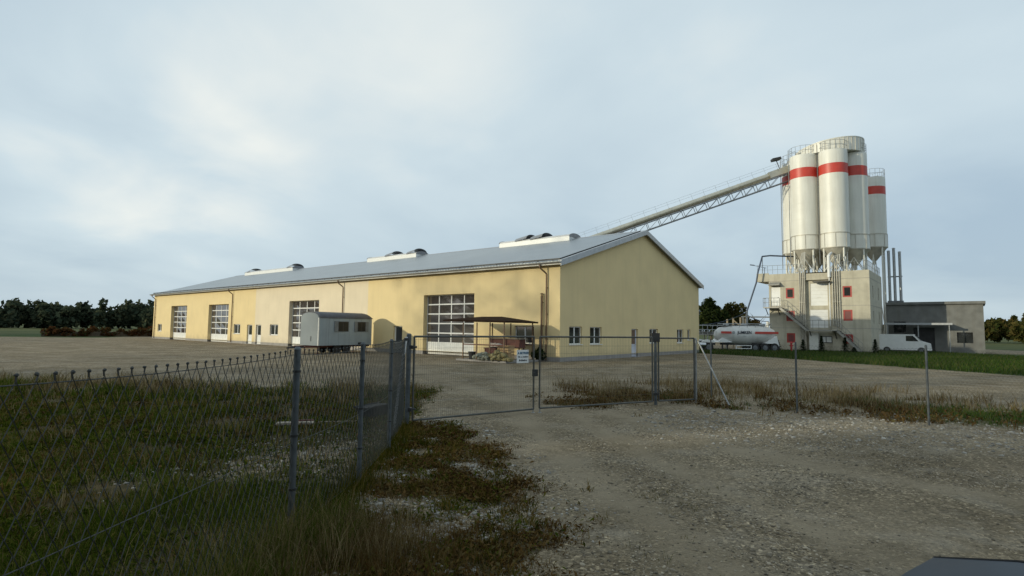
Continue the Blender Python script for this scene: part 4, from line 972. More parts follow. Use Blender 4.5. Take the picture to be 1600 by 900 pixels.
def groundmat(name):
    m = bpy.data.materials.new(name); m.use_nodes = True
    nt = m.node_tree; N = nt.nodes; L = nt.links; b = N['Principled BSDF']; b.inputs['Roughness'].default_value = .95; b.inputs['Specular IOR Level'].default_value = .15
    g = N.new('ShaderNodeNewGeometry')
    def nz(sc, det=6, rough=.6):
        n = N.new('ShaderNodeTexNoise'); n.inputs['Scale'].default_value = sc; n.inputs['Detail'].default_value = det; n.inputs['Roughness'].default_value = rough; L.new(g.outputs['Position'], n.inputs['Vector']); return n.outputs['Fac']
    def rmp(f, st):
        r = N.new('ShaderNodeValToRGB'); L.new(f, r.inputs[0])
        while len(r.color_ramp.elements) < len(st): r.color_ramp.elements.new(.5)
        for e, (p, c) in zip(r.color_ramp.elements, st): e.position = p; e.color = (*c, 1)
        return r.outputs[0]
    def mixc(f, a, c, mode='MIX'):
        x = N.new('ShaderNodeMixRGB'); x.blend_type = mode
        if isinstance(f, float): x.inputs[0].default_value = f
        else: L.new(f, x.inputs[0])
        for i, q in ((1,a),(2,c)):
            if isinstance(q, tuple): x.inputs[i].default_value = (*q,1)
            else: L.new(q, x.inputs[i])
        return x.outputs[0]
    def voro(sc):
        v = N.new('ShaderNodeTexVoronoi'); v.inputs['Scale'].default_value = sc; L.new(g.outputs['Position'], v.inputs['Vector']); return v
    # gravel: fines, stones of two sizes, damp streaks
    base = rmp(nz(.35, 5, .55), [(.30,(.195,.156,.100)), (.5,(.266,.216,.145)), (.72,(.35,.289,.20))])
    v1 = voro(34); v2 = voro(13)
    bw = N.new('ShaderNodeSeparateColor'); L.new(v1.outputs['Color'], bw.inputs[0])
    st1 = rmp(bw.outputs[0], [(0.,(.30,.29,.27)), (.35,(.62,.60,.56)), (.72,(1.0,.98,.95)), (.93,(1.25,1.23,1.2)), (1.,(2.3,2.3,2.25))])
    c1 = mixc(.8, base, st1, 'MULTIPLY')
    bw2 = N.new('ShaderNodeSeparateColor'); L.new(v2.outputs['Color'], bw2.inputs[0])
    st2 = rmp(bw2.outputs[1], [(0.,(.5,.5,.49)), (.6,(1,1,1)), (.9,(1.1,1.1,1.08)), (1.,(1.7,1.7,1.7))])
    c1 = mixc(.55, c1, st2, 'MULTIPLY')
    sp_ = rmp(nz(.55, 5, .6), [(.34,(.5,.5,.5)), (.56,(1,1,1))]); bsp = N.new('ShaderNodeSeparateColor'); L.new(sp_, bsp.inputs[0]); c1 = mixc(bsp.outputs[0], base, c1)
    fine = rmp(nz(60, 3, .7), [(.3,(.62,.62,.62)), (.7,(1.3,1.3,1.3))]); c1 = mixc(.6, c1, fine, 'MULTIPLY')
    pale = rmp(nz(.9, 5, .6), [(.50,(0,0,0)), (.72,(1,1,1))])
    bwp = N.new('ShaderNodeSeparateColor'); L.new(pale, bwp.inputs[0])
    c1 = mixc(bwp.outputs[0], c1, mixc(.4, c1, (.42,.375,.30)), 'MIX')
    # wheel tracks: fines pressed smooth, a little paler and browner
    a0 = N.new('ShaderNodeAttribute'); a0.attribute_name = 'track'
    trk = N.new('ShaderNodeMath'); trk.operation = 'MULTIPLY'; L.new(a0.outputs['Fac'], trk.inputs[0]); L.new(rmp(nz(1.2, 6, .65), [(.3,(.15,.15,.15)), (.6,(1,1,1))]), trk.inputs[1])
    c1 = mixc(trk.outputs[0], c1, mixc(.35, base, (.30,.25,.175)))
    mud = rmp(nz(.8, 7, .6), [(.60,(0,0,0)), (.70,(1,1,1))]); bmu = N.new('ShaderNodeSeparateColor'); L.new(mud, bmu.inputs[0])
    c1 = mixc(bmu.outputs[0], c1, mixc(.55, c1, (.10,.082,.055)))
    # soil / thatch under the vegetation
    soil = rmp(nz(3.5, 8, .7), [(.3,(.035,.030,.014)), (.5,(.075,.060,.028)), (.68,(.13,.10,.05)), (.8,(.24,.21,.14))])
    a1 = N.new('ShaderNodeAttribute'); a1.attribute_name = 'veg'
    nb = nz(2.2, 8, .7); ad = N.new('ShaderNodeMath'); ad.operation = 'MULTIPLY_ADD'; ad.inputs[1].default_value = 1.6; L.new(nb, ad.inputs[0])
    sb = N.new('ShaderNodeMath'); sb.operation = 'ADD'; sb.inputs[1].default_value = -.8; L.new(a1.outputs['Fac'], sb.inputs[0]); L.new(sb.outputs[0], ad.inputs[2])
    mr = N.new('ShaderNodeMapRange'); mr.inputs['From Min'].default_value = .30; mr.inputs['From Max'].default_value = .62; mr.interpolation_type = 'SMOOTHSTEP'; L.new(ad.outputs[0], mr.inputs['Value'])
    col = mixc(mr.outputs[0], c1, soil)
    a2 = N.new('ShaderNodeAttribute'); a2.attribute_name = 'turf'
    turf = rmp(nz(5, 7, .7), [(.3,(.022,.042,.010)), (.6,(.045,.075,.018)), (.8,(.08,.10,.03))]); col = mixc(a2.outputs['Fac'], col, turf)
    L.new(col, b.inputs['Base Color'])
    bp = N.new('ShaderNodeBump'); bp.inputs['Strength'].default_value = .9; bp.inputs['Distance'].default_value = .03
    hs = N.new('ShaderNodeMath'); hs.operation = 'MULTIPLY_ADD'; hs.inputs[1].default_value = -.7; L.new(v1.outputs['Distance'], hs.inputs[0]); L.new(nz(22, 5, .7), hs.inputs[2])
    L.new(hs.outputs[0], bp.inputs['Height']); L.new(bp.outputs['Normal'], b.inputs['Normal'])
    return m
M['ground'] = groundmat('gravel_and_soil')
M['field'] = mat('meadow', (.060,.085,.026), .95, var=.3, scale=.03, col2=(.10,.105,.04), spec=.1)
def zf(x, y):
    near = sstep(30, 12, np.hypot(x, y))
    return (fbm(x, y, .25, 5)-.5)*.10*near + (fbm(x, y, 1.3, 9)-.5)*.035*near + .004
X, Y, V, Fq = grid('g', -90, 70, -8, 110, .3, zf)
gr = arrays('ground', V, Fq, 'ground', True); tag(gr, kind='structure')
lf, stp, rw, grn, brm = masks(X, Y)
veg = np.clip(lf*.95+stp*.76*sstep(.38,.62,fbm(X,Y,1.4,51))+rw*.8*sstep(.38,.62,fbm(X,Y,.8,71)), 0, 1); fieldm = sstep(0, 4, -((X+62)*.0+ (X-hall_o.x)*(-.637)+(Y-hall_o.y)*(-.770))*0-1)*0
at = gr.data.attributes.new('veg', 'FLOAT', 'POINT'); at.data.foreach_set('value', np.ascontiguousarray(veg.ravel(), dtype=np.float32))
far_left = sstep(-62, -66, X+.25*(Y-90))*sstep(88, 96, Y-.1*X)
turf = np.clip(np.maximum.reduce([brm, grn*.8, far_left]), 0, 1)
TRK = [[(-.6,60),(-.3,30),(.15,15),(1.0,9),(2.6,3),(3.8,-3)], [(1.0,60),(1.2,30),(1.55,15),(2.6,9),(4.4,3),(5.6,-3)], [(2.4,15.5),(4.2,10.5),(7.5,6.5),(14,2)], [(-12,50),(-4,27),(.7,14.8)], [(12,50),(6,30),(.9,15)]]
def track(x, y):
    t = np.zeros(np.shape(x))
    for k, p in enumerate(TRK): t = np.maximum(t, sstep(.55, .12, seg_d(x, y, p)+(fbm(x,y,.7,90+k)-.5)*.5))
    return t
at = gr.data.attributes.new('track', 'FLOAT', 'POINT'); at.data.foreach_set('value', np.ascontiguousarray(track(X,Y).ravel(), dtype=np.float32))
at = gr.data.attributes.new('turf', 'FLOAT', 'POINT'); at.data.foreach_set('value', np.ascontiguousarray(turf.ravel(), dtype=np.float32))
fm = MB(); fm.add([(-3000,-1500,-.06),(3000,-1500,-.06),(3000,4500,-.06),(-3000,4500,-.06)], [(0,1,2,3)]); tag(fm.build('field', 'field'), kind='structure')

# ------------------------------------------------------------------ scatter: blades and stones
def blades(name, x, y, h, width, lean, m, z=None, dirs=None, bend=.5):
    n = len(x); z = np.zeros(n) if z is None else z
    a = RNG.uniform(0, 2*PI, n); ux, uy = np.cos(a), np.sin(a)
    b = RNG.uniform(0, 2*PI, n) if dirs is None else dirs; l = h*lean*RNG.uniform(.2, 1.3, n); lx, ly = np.cos(b)*l, np.sin(b)*l
    w_ = width*RNG.uniform(.6,1.4,n)/2
    P = np.zeros((n,5,3))
    P[:,0] = np.stack([x-ux*w_, y-uy*w_, z-.02],1); P[:,1] = np.stack([x+ux*w_, y+uy*w_, z-.02],1)
    mx_, my_ = x+lx*.35, y+ly*.35
    P[:,2] = np.stack([mx_+ux*w_*.7, my_+uy*w_*.7, z+h*.6],1); P[:,3] = np.stack([mx_-ux*w_*.7, my_-uy*w_*.7, z+h*.6],1)
    P[:,4] = np.stack([x+lx, y+ly, z+h*(1-.25*RNG.uniform(0,1,n)*lean)],1)
    i = np.arange(n)*5
    T = np.concatenate([np.stack([i,i+1,i+2],1), np.stack([i,i+2,i+3],1), np.stack([i+3,i+2,i+4],1)])
    return arrays(name, P.reshape(-1,3), T, m)
M['grass_dark'] = leafmat('dark_meadow_grass', [(.024,.028,.003),(.046,.053,.005),(.070,.076,.009),(.12,.092,.018),(.19,.125,.035)])
M['grass_dry'] = leafmat('dry_weeds', [(.055,.026,.009),(.105,.056,.017),(.15,.09,.028),(.21,.15,.065),(.08,.08,.022)])
M['stalk'] = leafmat('brown_stalks', [(.08,.055,.024),(.16,.115,.05),(.26,.195,.095),(.36,.285,.16)], .2)
M['litter'] = leafmat('withered_leaves', [(.035,.019,.007),(.072,.040,.013),(.11,.062,.02),(.155,.10,.04),(.11,.09,.04)], .2)
M['broadleaf'] = leafmat('broad_green_leaves', [(.024,.036,.004),(.045,.062,.006),(.072,.088,.010),(.10,.105,.018),(.14,.11,.03)], .25)
M['grass_green'] = leafmat('rank_grass', [(.022,.042,.003),(.045,.076,.006),(.075,.11,.012),(.12,.135,.022),(.19,.155,.055)])
M['turf'] = leafmat('green_verge_grass', [(.025,.05,.010),(.045,.085,.016),(.07,.11,.025),(.12,.12,.04)])
def sample(n, x0, x1, y0, y1, dens):
    x = RNG.uniform(x0,x1,n); y = RNG.uniform(y0,y1,n); k = RNG.uniform(0,1,n) < dens(x,y); return x[k], y[k]
def inview(x, y, m=.6): return (y > 1.5) & (np.abs(x) < y*(.92)+m+1.0)
def tufts(name, cx, cy, nb, h, spread, width, lean, m, label, cat='grass', hvar=.45, zoff=0):
    """clumps: blades lean out from each clump's middle"""
    k = len(cx); rep_ = np.maximum(1, RNG.poisson(nb, k)); idx = np.repeat(np.arange(k), rep_); n = len(idx)
    sp = np.broadcast_to(spread, (k,))[idx]; ox, oy = RNG.normal(0,1,n)*sp, RNG.normal(0,1,n)*sp
    hh = np.broadcast_to(h, (k,))[idx]*np.clip(RNG.normal(1,hvar,n),.2,2.)*np.exp(-.5*(np.hypot(ox,oy)/(2.2*sp+1e-6))**2)
    x, y = cx[idx]+ox, cy[idx]+oy; d = np.arctan2(oy, ox)+RNG.normal(0,.7,n)
    return tag(blades(name, x, y, hh, np.broadcast_to(width,(k,))[idx], lean, m, zf(x,y), d), label, cat, kind='stuff')
wd = lambda x, y, a=.0035, b=.00075: np.clip(a+b*np.hypot(x,y), .004, .022)
# left meadow: short sward, then clumps of several sorts
ML = lambda x, y: masks(x,y)[0]*inview(x,y)
x, y = sample(420000, -22, -1.9, 2.5, 22, lambda x,y: ML(x,y)*np.clip(1.1-y/26,.2,1)*sstep(.32,.55,fbm(x,y,1.0,21))*.75)
h = (.03+.07*fbm(x,y,1.9,31))*RNG.uniform(.5,1.5,len(x))
tag(blades('grass', x, y, h, wd(x,y), .9, 'grass_dark', zf(x,y)), 'short dark sward inside the fence', 'grass', kind='stuff')
x, y = sample(17000, -22, -2.2, 2.5, 21, lambda x,y: ML(x,y)*np.clip(1.1-y/24,.25,1)*sstep(.40,.62,fbm(x,y,.9,33)))
tufts('grass', x, y, 16, (.05+.12*fbm(x,y,.6,35))*RNG.uniform(.6,1.4,len(x)), .05+.05*RNG.uniform(0,1,len(x)), wd(x,y), .9, 'grass_green', 'greener grass clumps in the meadow inside the fence')
x, y = sample(9000, -22, -2.2, 2.5, 21, lambda x,y: ML(x,y)*np.clip(1.1-y/24,.25,1)*sstep(.48,.66,fbm(x,y,.7,37)))
tufts('dry_grass', x, y, 10, (.05+.12*RNG.uniform(0,1,len(x))), .06, wd(x,y), .9, 'grass_dry', 'reddish dry clumps in the meadow inside the fence')
x, y = sample(2000, -22, -2.6, 4, 21, lambda x,y: ML(x,y)*.6)
tufts('dry_grass', x, y, 4, .12+.22*RNG.uniform(0,1,len(x)), .05, wd(x,y,.003,.0006), .5, 'stalk', 'single straw stalks standing in the meadow')
x, y = sample(5200, -7, -2.5, 2.5, 8.5, lambda x,y: inview(x,y)*sstep(.34,.56,fbm(x,y,.9,39))*sstep(8.5,6.5,y))
tufts('grass', x, y, 18, (.05+.10*RNG.uniform(0,1,len(x))), .06, .0055, 1.0, 'grass_green', 'fresh green grass clumps in the near left corner')
# tall tufts along the fence line
def along(n, pts, spread):
    P = np.array(pts); k = RNG.integers(0, len(P)-1, n); t = RNG.uniform(0,1,n)[:,None]; q = P[k]*(1-t)+P[k+1]*t; return q[:,0]+RNG.normal(0,spread,n), q[:,1]+RNG.normal(0,spread,n)
x, y = along(480, [(-2.5,2.6),(-2.5,4.0),(-2.25,5.4),(-1.9,6.3)], .26)
tufts('grass', x, y, 26, (.13+.30*RNG.uniform(0,1,len(x))**1.6), .07, .0055, .75, 'grass_green', 'tall rank grass round the nearest fence post')
x, y = along(300, [(-2.4,3.2),(-2.35,5.2),(-1.75,6.1),(-1.3,5.6)], .3)
tufts('dry_grass', x, y, 14, (.16+.32*RNG.uniform(0,1,len(x))), .06, .0045, .65, 'stalk', 'straw coloured dry stalks in the tall grass by the fence')
x, y = along(380, [(-2.3,3.4),(-2.0,5.2),(-1.2,6.0),(-.9,5.2)], .34)
tufts('dry_grass', x, y, 20, (.06+.14*RNG.uniform(0,1,len(x))), .07, .005, .9, 'grass_dry', 'rusty brown clumps at the edge of the tall grass')
x, y = along(420, [(-2.2,6.8),(-2.12,8),(-2.2,10.2),(-2.35,12.6)], .15)
tufts('grass', x, y, 14, (.06+.22*RNG.uniform(0,1,len(x))**1.5), .06, .007, .7, 'grass_dark', 'grass growing through the fence up to the gate')
# weedy strip between fence and drive: low mats with gravel showing between
x, y = sample(9500, -2.5, 1.3, 2.5, 14.2, lambda x,y: masks(x,y)[1]*sstep(.36,.66,fbm(x,y,1.4,51)))
tufts('weeds', x, y, 20, (.015+.045*RNG.uniform(0,1,len(x))), .045+.04*RNG.uniform(0,1,len(x)), np.clip(.006+.0006*y,.006,.018), 1.4, 'grass_dry', 'low reddish brown weeds on the stony strip beside the fence', 'weeds')
x, y = sample(2200, -2.5, 1.6, 2.5, 14.2, lambda x,y: masks(x,y)[1]*sstep(.44,.6,fbm(x,y,2.2,55)))
tufts('weeds', x, y, 18, (.03+.10*RNG.uniform(0,1,len(x))), .05, np.clip(.006+.0006*y,.006,.018), 1.1, 'grass_dark', 'dark green weeds on the stony strip beside the fence', 'weeds')
x, y = sample(900, -1.5, 4.5, 3.5, 9, lambda x,y: sstep(.50,.62,fbm(x,y,1.1,57))*inview(x,y)*sstep(3.2,.3,x-strip_edge(y)))
tufts('weeds', x, y, 8, .03+.04*RNG.uniform(0,1,len(x)), .04, .006, 1.4, 'grass_dark', 'scattered small weeds in the gravel of the drive', 'weeds')
# broad leaves and litter lying low among the blades
def leaves(name, x, y, size, zlo, zhi, tilt, m, label, cat='weeds'):
    n = len(x); a = RNG.uniform(0,2*PI,n); tx, ty = RNG.normal(0,tilt,n), RNG.normal(0,tilt,n); L_ = size*RNG.uniform(.5,1.5,n); W_ = L_*RNG.uniform(.3,.6,n)
    u = np.stack([np.cos(a),np.sin(a),tx],1)*L_[:,None]; v = np.stack([-np.sin(a),np.cos(a),ty],1)*W_[:,None]; c = np.stack([x,y,zf(x,y)+RNG.uniform(zlo,zhi,n)],1)
    P = np.stack([c-u, c+v*.9-u*.1, c+u+np.array([0,0,-.3])*L_[:,None], c-v*.9-u*.1],1).reshape(-1,3)
    return tag(arrays(name, P, np.arange(n*4).reshape(n,4), m), label, cat, kind='stuff')
x, y = sample(150000, -2.6, 1.4, 2.5, 14.2, lambda x,y: masks(x,y)[1]*sstep(.41,.66,fbm(x,y,1.4,51))*.55)
leaves('weeds', x, y, .016+.0016*y, .0, .05, .5, 'litter', 'rust brown leaves of low weeds along the fence foot')
x, y = sample(50000, -2.6, 2.2, 2.5, 14.2, lambda x,y: masks(x,y)[1]*sstep(.40,.60,fbm(x,y,2.3,58))*.6)
leaves('weeds', x, y, .015+.0014*y, .0, .05, .5, 'broadleaf', 'small green leaves among the brown weeds by the fence')
x, y = sample(260000, -14, -2.2, 2.5, 20, lambda x,y: ML(x,y)*sstep(.38,.60,fbm(x,y,.75,66))*np.clip(1.1-y/20,.12,1)*.75)
leaves('weeds', x, y, .02+.0015*y, .0, .07, .55, 'broadleaf', 'broad green leaves of clover and dock in the meadow')
x, y = sample(60000, -7, -2.5, 2.5, 8.5, lambda x,y: inview(x,y)*sstep(.36,.58,fbm(x,y,.8,67))*sstep(8.5,6.5,y)*.6)
leaves('weeds', x, y, np.full(len(x),.022), .0, .06, .5, 'broadleaf', 'low clover leaves in the near left grass')
x, y = sample(120000, -14, -2.2, 2.5, 20, lambda x,y: ML(x,y)*sstep(.44,.64,fbm(x,y,.9,68))*np.clip(1.1-y/20,.12,1)*.6)
leaves('weeds', x, y, .018+.0014*y, .0, .06, .55, 'litter', 'brown withered leaves in the meadow inside the fence')
x, y = sample(90000, .5, 24, 8, 26, lambda x,y: masks(x,y)[2]*sstep(.36,.58,fbm(x,y,.8,71))*.7)
leaves('weeds', x, y, .045, .0, .10, .6, 'litter', 'brown leaves of low weeds along the right fence')
# rough far edge of the meadow
x, y = sample(5200, -22, -3.2, 15.5, 23, lambda x,y: np.exp(-((y+.05*x-18.6)/1.5)**2)*sstep(.42,.62,fbm(x,y,.6,61)))
tufts('weeds', x, y, 11, .1+.36*RNG.uniform(0,1,len(x))**1.5, .12, .017, .7, 'stalk', 'dry weeds along the far edge of the meadow', 'weeds')
x, y = sample(5200, -22, -3.2, 15.0, 22.5, lambda x,y: np.exp(-((y+.05*x-17.8)/1.6)**2)*sstep(.40,.60,fbm(x,y,.7,63)))
tufts('grass', x, y, 14, .08+.22*RNG.uniform(0,1,len(x)), .12, .018, .8, 'grass_green', 'green weeds along the far edge of the meadow', 'weeds')
# right of the gate
RWm = lambda x, y: masks(x,y)[2]
x, y = sample(11000, .5, 26, 7, 27, lambda x,y: RWm(x,y)*(1-.85*masks(x,y)[3])*sstep(.38,.60,fbm(x,y,.8,71)))
tufts('weeds', x, y, 13, .03+.13*RNG.uniform(0,1,len(x)), .10, .016, 1.1, 'grass_dry', 'low brown weeds along the fence right of the gate', 'weeds')
x, y = sample(12000, 4, 26, 7, 27, lambda x,y: RWm(x,y)*(.12+.88*masks(x,y)[3])*sstep(.36,.55,fbm(x,y,.6,72)))
tufts('grass', x, y, 14, .05+.16*RNG.uniform(0,1,len(x)), .10, .016, .9, 'turf', 'green grass patch by the right hand fence')
x, y = sample(5200, 1.5, 16, 16.2, 28, lambda x,y: sstep(5.2,1.2,seg_d(x,y,[(3.6,20.0),(6,20.8),(9,20.2),(12,18.4)]))*sstep(.46,.64,fbm(x,y,.75,81)))
tufts('dry_grass', x, y, 7, .10+.40*RNG.uniform(0,1,len(x))**1.7, .14, .013, .55, 'stalk', 'straw coloured weeds behind the right gate leaf', 'weeds')
x, y = sample(2600, 1.5, 18, 13, 28, lambda x,y: sstep(5.5,1.2,seg_d(x,y,[(3.6,19.0),(6,19.8),(9,19),(12,17)]))*sstep(.46,.62,fbm(x,y,.75,83)))
tufts('weeds', x, y, 9, .06+.28*RNG.uniform(0,1,len(x))**1.5, .12, .018, .6, 'grass_dry', 'brown seeding docks among the weeds by the right fence', 'weeds')
# verge at the tower
x, y = sample(500000, 17, 48, 20, 64, lambda x,y: masks(x,y)[4]*.16)
tag(blades('grass', x, y, RNG.uniform(.12,.42,len(x)), np.full(len(x),.05), .6, 'turf', zf(x,y)), 'green grass verge in front of the concrete tower', 'grass', kind='stuff')

# stones
def stones(name, x, y, r, m, label):
    t = (1+5**.5)/2
    B = np.array([(-1,t,0),(1,t,0),(-1,-t,0),(1,-t,0),(0,-1,t),(0,1,t),(0,-1,-t),(0,1,-t),(t,0,-1),(t,0,1),(-t,0,-1),(-t,0,1)])/math.hypot(1,t)
    Fi = np.array([(0,11,5),(0,5,1),(0,1,7),(0,7,10),(0,10,11),(1,5,9),(5,11,4),(11,10,2),(10,7,6),(7,1,8),(3,9,4),(3,4,2),(3,2,6),(3,6,8),(3,8,9),(4,9,5),(2,4,11),(6,2,10),(8,6,7),(9,8,1)])
    n = len(x); a = RNG.uniform(0,2*PI,n); c, s = np.cos(a)[:,None], np.sin(a)[:,None]
    J = B[None]*(1+RNG.uniform(-.28,.28,(n,12,1))); J = J*np.stack([RNG.uniform(.8,1.5,n),RNG.uniform(.6,1.1,n),RNG.uniform(.4,.75,n)],1)[:,None,:]
    P = np.stack([J[:,:,0]*c-J[:,:,1]*s, J[:,:,0]*s+J[:,:,1]*c, J[:,:,2]],2)*r[:,None,None]
    P[:,:,0] += x[:,None]; P[:,:,1] += y[:,None]; P[:,:,2] += (zf(x,y)+r*.15)[:,None]
    T = (Fi[None]+(np.arange(n)*12)[:,None,None]).reshape(-1,3)
    return tag(arrays(name, P.reshape(-1,3), T, m), label, 'gravel', kind='stuff')
M['pebble'] = mat('drive_pebbles', (.27,.232,.175), .9, var=.3, scale=9, island=.65, spec=.2)
M['pebble_pale'] = mat('pale_limestone', (.31,.29,.255), .9, var=.25, scale=9, island=.5, spec=.2)
x, y = sample(260000, -3, 13, 3.2, 15, lambda x,y: inview(x,y)*(x > fence_x(y)+.1)*(1-.75*masks(x,y)[1]*sstep(.42,.58,fbm(x,y,1.4,51)))*np.clip(.55-.035*y,.04,.5)*(.12+1.2*sstep(.40,.68,fbm(x,y,.8,91)))*(1-.8*track(x,y)))
r_ = np.clip(RNG.lognormal(-4.75,.45,len(x)),.004,.03)
stones('gravel', x, y, r_, 'pebble', 'loose grey brown gravel on the drive before the gate')
x, y = sample(90000, -3, 3.2, 3.2, 14, lambda x,y: inview(x,y)*np.clip(masks(x,y)[1]+.5*sstep(.9,.2,np.abs(x-strip_edge(y)-.2)),0,1)*sstep(.60,.42,fbm(x,y,1.4,51))*.24)
r_ = np.clip(RNG.lognormal(-4.35,.45,len(x)),.006,.05)
stones('gravel', x, y, r_, 'pebble_pale', 'pale stones between the weeds beside the fence')
x, y = sample(30000, -6.5, -2.2, 6, 13, lambda x,y: sstep(2.6,.8,np.hypot((x+3.4)/1.2,(y-9.4)/1.3))*.09)
stones('gravel', x, y, np.clip(RNG.lognormal(-4.1,.4,len(x)),.008,.04), 'pebble_pale', 'stony patch inside the fence')
x, y = sample(60000, 3, 20, 8.5, 16, lambda x,y: inview(x,y)*sstep(3.2,1.0,seg_d(x,y,[(5,13.3),(8,13.2),(12,12.2)]))*.14)
stones('gravel', x, y, np.clip(RNG.lognormal(-4.0,.45,len(x)),.01,.05), 'pebble_pale', 'coarse pale gravel bank at the right edge of the drive')

# ================================================================== TREES AND BUSHES
def crown(c, rad, n, size, squash=1., clumps=14, seed=1, hollow=.35):
    rg = np.random.default_rng(seed)
    cs = rg.normal(0,1,(clumps,3)); cs /= np.linalg.norm(cs,axis=1)[:,None]; cs *= rg.uniform(hollow,.85,(clumps,1)); cr = rg.uniform(.25,.48,clumps)
    k = rg.integers(0,clumps,n); p = rg.normal(0,1,(n,3)); p /= np.linalg.norm(p,axis=1)[:,None]; p *= rg.uniform(.3,1.,(n,1))**.5
    pos = (cs[k]+p*cr[k][:,None])*rad; pos[:,2] *= squash; pos += np.array(c)
    u = rg.normal(0,1,(n,3)); u /= np.linalg.norm(u,axis=1)[:,None]; v = np.cross(u, rg.normal(0,1,(n,3))); v /= np.linalg.norm(v,axis=1)[:,None]
    s = size*rg.uniform(.5,1.4,(n,1))
    V = np.stack([pos-u*s, pos+v*s*.6, pos+u*s, pos-v*s*.6],1).reshape(-1,3); Fq = np.arange(n*4).reshape(n,4)
    return V, Fq
def tree(label, loc, h, rad, m, n=5000, size=.22, squash=1.2, seed=1, group=None, trunk_r=.2, name='tree', cat='tree'):
    t = thing(name, label, cat, loc, 0, group)
    mb = MB(); zc = h-rad*squash; mb.tube((0,0,-.2),(.1,0,zc*.6),trunk_r,10,trunk_r*.75); mb.tube((.1,0,zc*.6),(.05,.1,h-rad*.5),trunk_r*.72,8,trunk_r*.2)
    rg = random.Random(seed)
    for k in range(7):
        a = rg.uniform(0,2*PI); z = zc*.55+rg.uniform(0,rad); mb.tube((.08,.03,z),(math.cos(a)*rad*.75,math.sin(a)*rad*.75,z+rad*rg.uniform(.3,.8)),trunk_r*.35,6,trunk_r*.08)
    mb.build('trunk', 'bark', t, 50)
    V, Fq = crown((0,0,zc), rad, n, size, squash, 16, seed); o = arrays('crown', V, Fq, m); o.parent = t
    return t
M['leaf_dark'] = leafmat('dark_leaves', [(.010,.020,.008),(.022,.036,.012),(.04,.055,.018),(.06,.07,.02)])
M['leaf_olive'] = leafmat('olive_leaves', [(.03,.04,.012),(.055,.06,.018),(.09,.085,.025),(.12,.09,.03)])
M['leaf_autumn'] = leafmat('autumn_leaves', [(.06,.05,.016),(.11,.075,.022),(.16,.095,.03),(.19,.12,.05)])
M['leaf_fir'] = leafmat('fir_needles', [(.008,.016,.007),(.015,.028,.011),(.028,.042,.018)])
M['leaf_hazed'] = leafmat('hazed_wood_leaves', [(.035,.050,.034),(.052,.070,.045),(.075,.09,.055),(.10,.105,.06)])  # distance haze put into the leaf colour as a lighter tone
M['leaf_red'] = leafmat('red_brown_hedge', [(.05,.03,.012),(.09,.04,.018),(.12,.05,.02),(.05,.06,.02)])
tree('dark green tree just right of the hall gable, tallest of three', (36.5,102,0), 8.6, 3.2, 'leaf_dark', 5000, .28, 1.25, 3, 'trees beyond the tank trailer')
tree('olive green round tree, middle one of three behind the tank trailer', (41.5,105,0), 7.6, 3.0, 'leaf_olive', 5000, .28, 1.1, 4, 'trees beyond the tank trailer')
tree('rusty autumn tree, lowest and rightmost behind the tank trailer', (47,107,0), 5.4, 2.6, 'leaf_autumn', 4000, .26, .9, 5, 'trees beyond the tank trailer')
def conifer(label, loc, h, r, seed, group):
    t = thing('young_fir', label, 'fir tree', loc, seed, group); rg = np.random.default_rng(seed)
    MB().tube((0,0,-.1),(0,0,h*.97),.035,6,.008).build('trunk', 'bark', t)
    n = 1300; z = rg.uniform(.06,1,n)**1.1*h; rr = r*(1-z/h)*(.55+.5*np.abs(np.sin(z*7/h*PI)))+.03; a = rg.uniform(0,2*PI,n); q = rr*rg.uniform(.2,1.,n)
    p = np.stack([np.cos(a)*q, np.sin(a)*q, z-.12*q],1); d = np.stack([np.cos(a),np.sin(a),-.35*np.ones(n)],1); s = rg.uniform(.06,.16,n)[:,None]; w2 = np.stack([-np.sin(a),np.cos(a),np.zeros(n)],1)*s*.35
    V = np.stack([p-w2, p+d*s, p+w2, p-d*s*.3],1).reshape(-1,3); o = arrays('crown', V, np.arange(n*4).reshape(n,4), 'leaf_fir'); o.parent = t
for k, (px_, py_, h, lb) in enumerate(((28.9,60.6,1.35,'young fir by the rear of the tank trailer'), (30.9,59.2,1.45,'young fir just right of the red hydrant'), (32.2,58.0,1.85,'young fir below the switch cabinet of the tower'), (34.4,57.6,1.75,'young fir below the notice board, slimmest'), (36.2,55.6,1.6,'young fir by the foot of the tower stairs'), (35.0,57.1,.75,'smallest fir seedling in the verge'))):
    conifer(lb, (px_,py_,0), h, .62, k+1, 'young firs along the verge')
def bush(name, label, loc, rad, h, m, n, size, seed, cat='bush'):
    t = thing(name, label, cat, loc); MB().tube((0,0,-.1),(.03,.02,h*.6),.03,6,.01).tube((0,0,0),(-.15*rad,.1,h*.55),.02,6,.008).build('stem', 'bark', t)
    V, Fq = crown((0,0,h*.45), rad, n, size, h*.55/rad, 10, seed, .2); V[:,2] = np.maximum(V[:,2], .01); o = arrays('foliage', V, Fq, m); o.parent = t
bush('bush', 'dark bush at the foot of the downpipe by the hall corner', hl(1.15,-.75), .55, 1.25, 'leaf_dark', 900, .09, 11)
# reddish hedge left of the hall
t = thing('hedge', 'low reddish brown hedge left of the hall end', 'hedge', (-68,94,0), R(38))
MB().box(-8.5,8.5,-.1,.1,0,.8).build('stem', 'bark', t)
rg = np.random.default_rng(5); Vs = []
for k in range(11): Vs.append(crown((-8+k*1.6+rg.uniform(-.3,.3),rg.uniform(-.3,.3),.75), 1.3, 500, .17, .75, 9, 100+k, .2)[0])
V = np.concatenate(Vs); V[:,2] = np.maximum(V[:,2], .0); o = arrays('foliage', V, np.arange(len(V)).reshape(-1,4), 'leaf_red'); o.parent = t
